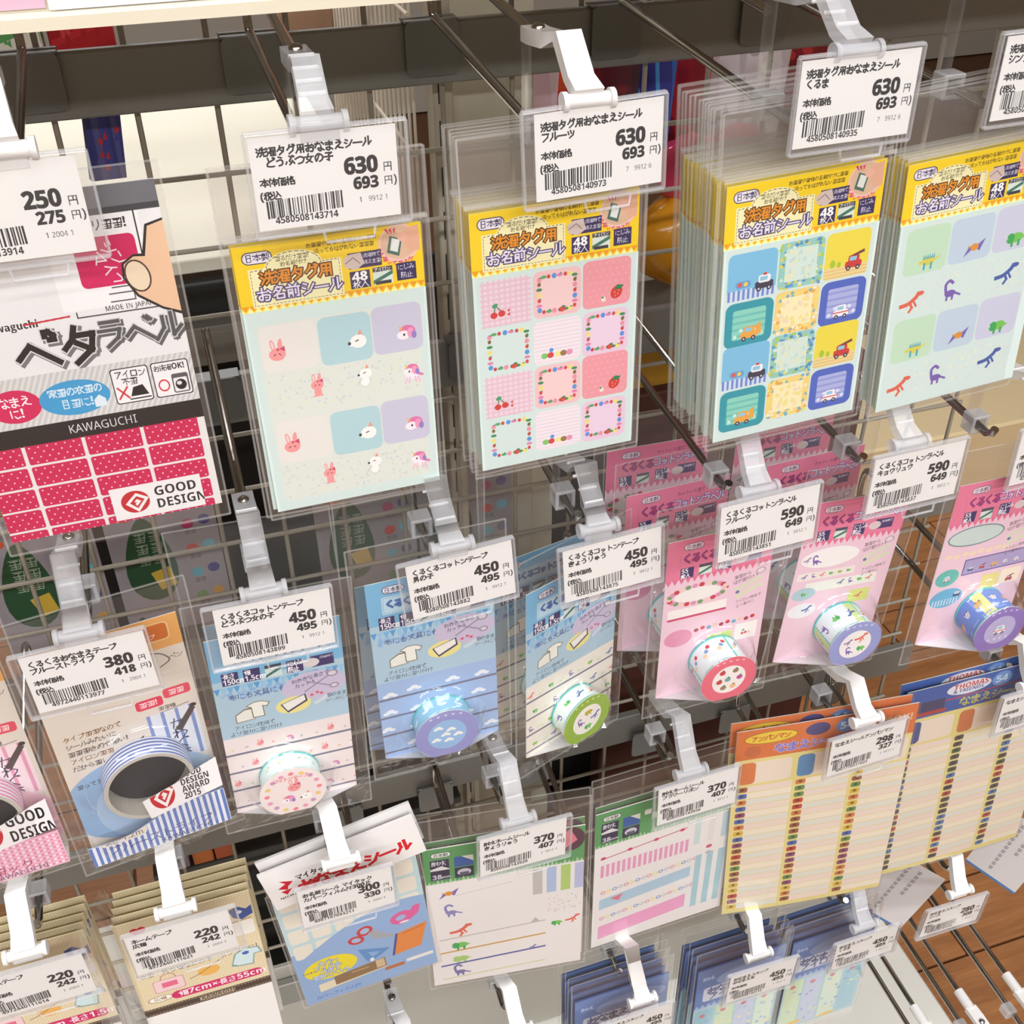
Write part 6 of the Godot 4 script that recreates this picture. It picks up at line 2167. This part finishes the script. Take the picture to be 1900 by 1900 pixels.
func second_row() -> void:
	tag("price tag 380 yen in front of the blue striped tape pack", Vector3(-82, -368, -530), Vector3(-86, -404, -497), Vector3(-86, -431, -495), deg_to_rad(1.7), tag_print("くるくるおなまえテープ", "ブルーストライプ", "380", "418", "4972440113977", "1   2004 1"), false, -404, 5.0)
	var tape := "くるくるコットンテープ"
	tag("price tag 450 yen in front of the animal cotton tape pack", Vector3(12, -365, -530), Vector3(13, -401, -497), Vector3(16, -427, -495), deg_to_rad(-0.6), tag_print(tape, "どうぶつ女の子", "450", "495", "4580508143899", "1   9912 1"), false, -404, 6.0)
	tag("price tag 450 yen in front of the cloud cotton tape pack", Vector3(112, -365, -530), Vector3(123, -399, -500), Vector3(128, -426, -500), deg_to_rad(3.8), tag_print(tape, "男の子", "450", "495", "4580508143882", "1   9912 1"), false, -404, 5.0)
	tag("price tag 450 yen in front of the dinosaur cotton tape pack", Vector3(204, -374, -530), Vector3(214, -406, -498), Vector3(224, -436, -496), deg_to_rad(3.6), tag_print(tape, "きょうりゅう", "450", "495", "4580508143875", "1   9912 1"), false, -404, 3.0)
	var roll := "くるくるコットンラベル"
	tag("price tag 590 yen in front of the pink fruit label roll pack", Vector3(305, -362, -520), Vector3(306, -383, -474), Vector3(310, -402, -464), deg_to_rad(2.7), tag_print(roll, "フルーツ", "590", "649", "4580508143851", "1   9912 1"), false, -404, 1.5)
	tag("price tag 590 yen in front of the pink dinosaur label roll pack", Vector3(402, -354, -522), Vector3(411, -374, -478), Vector3(417, -397, -472), deg_to_rad(1.5), tag_print(roll, "キョウリュウ", "590", "649", "4580508143837", "1   9912 1"), false, -404, 1.5)
	tag("price tag cut by the right edge in front of the pink vehicle label roll pack", Vector3(503, -358, -522), Vector3(522, -374, -478), Vector3(525, -399, -472), deg_to_rad(2.0), tag_print(roll, "くるま", "590", "649", "4580508143844", "1   9912 1"), false, -404, 1.5)

	for i in 6:
		printed("disc %d" % i, disc_print(i), 0.4)
		printed("band %d" % i, band_print(i), 0.45)
	for b in [true, false]:
		printed("stripe card %s" % b, stripe_card(b))
		printed("stripe pocket %s" % b, stripe_pocket(b))
		var c := paper(40, 15, 8, rgb(226, 228, 236))
		for i in 5:
			c.rect(0, 0.8 + i * 2.9, 40, 1.4, rgb(96, 118, 180) if b else rgb(226, 140, 170))
		printed("stripe band %s" % b, c.ready())
	printed("good design true", good_design_sticker(true), 0.45)

	var aqua := rgb(96, 196, 190)
	var g := "cotton tape packs on blue cards"
	var cards := [cotton_tape_card(0), cotton_tape_card(1), cotton_tape_card(2)]
	var specs := [
		["cotton tape pack on blue card with bunny print roll", 0, Vector3(15, -416, -514), turned(-1.2), Vector2(-3, -153)],
		["cotton tape pack on blue card with cloud print roll in lilac and blue", 1, Vector3(111, -398, -514), turned(0.6), Vector2(0, -153)],
		["cotton tape pack on blue card with dinosaur roll in a green ring, turned sideways", 2, Vector3(210, -432, -526), turned(0.0, 20.0), Vector2(2, -154)],
	]
	for e in specs:
		var p: Vector3 = e[2]
		tape_pack(e[0], g, printed("tape card %d" % e[1], cards[e[1]], 0.4), e[1], 80, 152, e[4], 15.5, 21.5, at(p.x, p.y, p.z), e[3], 50 + e[1], aqua)
	# two more film bags hang behind, their tops show
	tape_pack("second cotton tape pack behind the one with the bunny roll", g, mats["tape card 0"], 0, 80, 152, Vector2(-3, -150), 15.5, 21.5, at(12, -394, -558), turned(1.0, -4), 57, aqua, 76)
	tape_pack("second cotton tape pack behind the one with the cloud roll", g, mats["tape card 1"], 1, 80, 152, Vector2(0, -150), 15.5, 21.5, at(112, -386, -558), turned(-1.0, 3), 58, aqua, 76)
	tape_pack("second cotton tape pack behind the one turned sideways", g, mats["tape card 2"], 2, 80, 152, Vector2(0, -152), 15.5, 21.5, at(204, -398, -572), turned(0.5, 12), 59, aqua, 76)

	g = "pink label roll packs"
	var pinks := [cotton_label_card(0), cotton_label_card(1), cotton_label_card(2)]
	specs = [
		["pink card pack with fruit label roll in a coral ring", 0, Vector3(309, -414, -512), turned(0.4), Vector2(3, -140)],
		["pink card pack with dinosaur label roll in a lavender ring", 1, Vector3(413, -408, -510), turned(-3.6), Vector2(7, -140)],
		["pink card pack with vehicle label roll in a purple ring at the right edge", 2, Vector3(505, -395, -484), turned(-0.5), Vector2(8, -146)],
	]
	for e in specs:
		var p: Vector3 = e[2]
		tape_pack(e[0], g, printed("label roll card %d" % e[1], pinks[e[1]], 0.4), 3 + e[1], 79, 141, e[4], 24.0, 21.0, at(p.x, p.y, p.z), e[3], 60 + e[1], rgb(90, 200, 200))
	tape_pack("second pink card pack behind the fruit label roll", g, mats["label roll card 0"], 3, 79, 141, Vector2(3, -140), 24, 21, at(300, -408, -562), turned(0.0, 2), 64, rgb(90, 200, 200))
	tape_pack("third pink card pack, rearmost behind the fruit label roll", g, mats["label roll card 0"], 3, 79, 141, Vector2(3, -140), 24, 21, at(306, -404, -610), turned(0.0, -2), 65, rgb(90, 200, 200))
	tape_pack("second pink card pack behind the dinosaur label roll", g, mats["label roll card 1"], 4, 79, 141, Vector2(3, -140), 24, 21, at(405, -404, -560), turned(0.0, 2), 66, rgb(90, 200, 200))
	tape_pack("third pink card pack, rearmost behind the dinosaur label roll", g, mats["label roll card 1"], 4, 79, 141, Vector2(3, -140), 24, 21, at(408, -402, -608), turned(0.0, -2), 67, rgb(90, 200, 200))

	roll_pack("tape pack with blue and white striped roll and orange head", "striped name tape packs", true, at(-80, -398, -515), turned(0.8, 7), true, 70)
	roll_pack("tape pack with pink checked roll at the left edge", "striped name tape packs", false, at(-178, -396, -515), turned(0.4, 4), false, 71)


func third_row() -> void:
	tag("price tag 220 yen on white arm in front of the narrow cream name tape cards", Vector3(-167, -607, -530), Vector3(-170, -632, -478), Vector3(-170, -658, -470), deg_to_rad(1.0), tag_print("ネームテープ", "細幅", "220", "242", "4972440111614", "1  2004 1"), true, -648, -3.0)
	tag("price tag 220 yen on white arm in front of the wide cream name tape cards", Vector3(-78, -606, -530), Vector3(-77, -624, -474), Vector3(-78, -650, -467), deg_to_rad(1.2), tag_print("ネームテープ", "広幅", "220", "242", "4972440111621", "1  2004 1"), true, -648, -5.0)
	tag("price tag 300 yen on white arm in front of the white-headed film seal pack", Vector3(26, -608, -530), Vector3(31, -636, -486), Vector3(31, -670, -481), deg_to_rad(0.6), tag_print("お名前シール マイタック", "カバーフィルム付300片", "300", "330", "4987167093211", "1  2004 1"), true, -648, -2.0)
	tag("price tag 370 yen in front of the green waterproof dinosaur seal pack", Vector3(153, -607, -530), Vector3(157, -641, -484), Vector3(159, -666, -479), deg_to_rad(-0.7), tag_print("耐水ネームシール", "きょうりゅう", "370", "407", "4580508143929", "1  9912 1"), false, -648, -4.0)
	tag("price tag 370 yen in front of the green waterproof flower seal pack", Vector3(285, -608, -530), Vector3(292, -642, -486), Vector3(298, -667, -482), deg_to_rad(2.1), tag_print("耐水ネームシール", "フラワーリボン", "370", "407", "4580508143936", "1  9912 1"), false, -648, 3.0)
	tag("price tag 298 yen on white arm in front of the orange-headed name sheet", Vector3(428, -612, -526), Vector3(438, -634, -484), Vector3(440, -661, -479), deg_to_rad(2.7), tag_print("なまえシールアンパンマン", "", "298", "327", "4901770511023", "1  9912 1"), true, -648, 3.0)
	tag("price tag on white arm in front of the blue-headed name sheet at the right edge", Vector3(588, -620, -524), Vector3(594, -646, -484), Vector3(598, -668, -480), deg_to_rad(2.0), tag_print("なまえシールトーマス", "", "298", "327", "4901770511030", "1  9912 1"), true, -648, 3.0)

	var names := [["narrow", printed("name tape narrow", name_tape_card(false), 0.7), Vector3(-190, -671, -513)], ["wide", printed("name tape wide", name_tape_card(true), 0.7), Vector3(-80, -676, -513)]]
	for e in names:
		var w: Vector3 = e[2]
		var g: String = e[0] + " cream name tape cards"
		var o := flat_card_pack("name_tape_card", "front one of the %s cream name tape cards, ribbed board with red heart" % e[0], g, "card pack", 93, 190, e[1], at(w.x, w.y, w.z), turned(0.4))
		stack(o, 4, "the row of " + g, Vector3(0.3, 0.4, -6.6), 0.6, at(w.x, w.y, w.z), turned(0.4), 90)
	var bag := thing("gap_bag", "empty clear film bag edge hanging between the two stacks of cream cards", "bag", at(-134, -640, -500), "", turned(0, 62))
	part("film", pouch(46, 240, 3.0, 95, [], 3.0), bag)

	# the film seal pack under its white folded head
	var o := thing("film_seal_pack", "film seal pack with folded white head, scissors and note book on blue", "label pack", at(30, -646, -512), "film seal packs", turned(4.0))
	part("card", slab(107, 142, 1.2, printed("film seal body", film_seal_body(), 0.4), card_edge()), o, Vector3(0, -44, 0))
	part("head", slab(114, 44, 2.0, printed("film seal head", film_seal_head(), 0.55), mat("white board", Color(0.88, 0.87, 0.86), 0.6)), o, Vector3(0, -2, 2.2), Vector3(0, 0, deg_to_rad(7.0)))
	part("bag", pouch(113, 150, 0.8, 97, [], 2.2), o, Vector3(0, -38, 0))
	part("bag_edge", bag_edge(113, 150), o, Vector3(0, -38, 0))
	copy(o, "second film seal pack behind the one with scissors and note book", at(30, -642, -520), turned(4.4))

	for i in 2:
		var d := thing("waterproof_seal_pack", ["waterproof seal pack with green head and small dinosaurs", "waterproof seal pack with green head, flowers and pink ribbons"][i], "label pack", at([153, 291][i], [-653, -664][i], [-506, -513][i]), "green waterproof seal packs", turned([0.3, 0.6][i], [-7.5, 1.0][i]))
		part("card", slab(124, 178, 1.0, printed("waterproof card %d" % i, waterproof_card(i), 0.4), card_edge()), d, Vector3(0, -33, 0))
		part("bag", pouch(131, 215, 0.9, 100 + i, [], 2.0), d)
		part("bag_edge", bag_edge(131, 215), d)
		copy(d, "second " + ["waterproof dinosaur seal pack in the film behind the first", "waterproof flower seal pack in the film behind the first"][i], d.position + Vector3(0.0015, 0.001, -0.006), d.rotation + Vector3(0, 0, 0.01))
	for i in 2:
		var d := thing("name_sheet", ["name sticker sheet with orange head and three columns", "name sticker sheet with blue head and three columns at the right edge"][i], "sticker sheet", at([416, 568][i], [-640, -642][i], [-500, -504][i]), "name sticker sheets", turned([3.0, 4.5][i], [-9.0, -4.0][i]))
		part("sheet", slab(147, [238, 246][i], 0.8, printed("name sheet %d" % i, name_sheet(i), 0.35), card_edge(), 1.5), d)
		var cover := slab(150, [241, 249][i], 0.3, film(), film(), 1.5)
		part("film", cover, d, Vector3(0, 1.5, 1.2))
		copy(d, ["second name sheet behind the orange-headed one", "second name sheet behind the blue-headed one"][i], d.position + Vector3(-0.002, 0.003, -0.007), d.rotation)


func fourth_row() -> void:
	var word := "おなまえスタンプ"
	tag("price tag 450 yen on white arm cut by the bottom edge", Vector3(258, -880, -530), Vector3(268, -922, -478), Vector3(262, -948, -470), deg_to_rad(1.0), tag_print(word, "アイロン", "450", "495", "4580508143103", "1  9912 1"), true, -918.6, 3.0)
	tag("price tag 450 yen on white arm before the blue packs, bottom middle", Vector3(385, -886, -526), Vector3(380, -910, -478), Vector3(374, -919, -460), deg_to_rad(-2.0), tag_print(word, "おなまえ用", "450", "495", "4580508143110", "1  9912 1"), true, -918.6, 3.0, 0.0, 0.0, true)
	tag("price tag 450 yen in front of the blue packs beside the empty hooks", Vector3(488, -892, -530), Vector3(490, -918, -478), Vector3(491, -943, -471), deg_to_rad(0.7), tag_print(word, "くるま", "450", "495", "4580508143127", "1  9912 1"), false, -918.6, 3.0, 0.0, 0.0, true)
	tag("price tag 280 yen on white arm under the blue-headed name sheet", Vector3(603, -898, -530), Vector3(597, -920, -482), Vector3(593, -949, -477), deg_to_rad(-1.2), tag_print(word, "シール", "280", "308", "4580508143134", "1  9912 1"), true, -918.6, 3.0, 0.0, 0.0, true)
	var arms := [[151, "white arm under the waterproof dinosaur pack", true], [58, "clear arm under the film seal pack", false]]
	for e in arms:
		var x: float = e[0]
		tag("price tag cut by the bottom edge on " + e[1], Vector3(x, -894, -530), Vector3(x + 6, -925, -488), Vector3(x + 6, -954, -484), 0.0, tag_print(word, "シール", "450", "495", "45805081431%d" % (50 + int(x) % 40), "1  9912 1"), e[2], -918.6, 3.0)
	var spots := [[261, -940, "blue stamp pack cut by the bottom edge", 0], [384, -955, "blue stamp pack at the bottom middle", 1], [484, -958, "blue stamp pack beside the empty hooks", 2]]
	for e in spots:
		var k: int = e[3]
		var p := at(e[0], e[1] + 26, -505)
		var o := thing("stamp_pack", e[2], "label pack", p, "blue stamp packs", turned(1.0))
		part("card", slab(92, 160, 1.6, printed("blue pack %d" % k, blue_pack_card(k), 0.4), mat("deep blue edge", rgb(60, 84, 140), 0.6)), o, Vector3(0, -28, 0))
		part("bag", pouch(98, 200, 1.6, 110 + k, [], 3.6), o)
		part("bag_edge", bag_edge(98, 200), o)
		stack(o, 4, "the stack, " + e[2], Vector3(-0.6, 0.5, -7.0), 1.0, p, turned(1.0), 120 + k)
	# white cards with a blue edge, seen nearly from the side
	var sign_paper := paper(60, 112, 5, rgb(232, 226, 226))
	sign_paper.rect(0, 108, 60, 4, rgb(80, 130, 190))
	for i in 11:
		sign_paper.text("類", 22, 8 + i * 8.4, 6, rgb(120, 118, 122), 0.07, 0.8)
		if i < 6:
			sign_paper.text("類", 34, 8 + i * 8.4, 6, rgb(120, 118, 122), 0.07, 0.8)
	var sm := printed("notice print", sign_paper.ready(), 0.5)
	part("paper", slab(60, 112, 0.8, sm, card_edge()), thing("notice_card", "white notice card with blue lower edge beside the empty hooks", "card", at(628, -1000, -566), "notice cards", turned(-14, -46)))
	part("paper", slab(60, 112, 0.8, sm, card_edge()), thing("notice_card", "white notice card with blue lower edge at the right edge over the wood floor", "card", at(768, -990, -566), "notice cards", turned(-10, -58)))
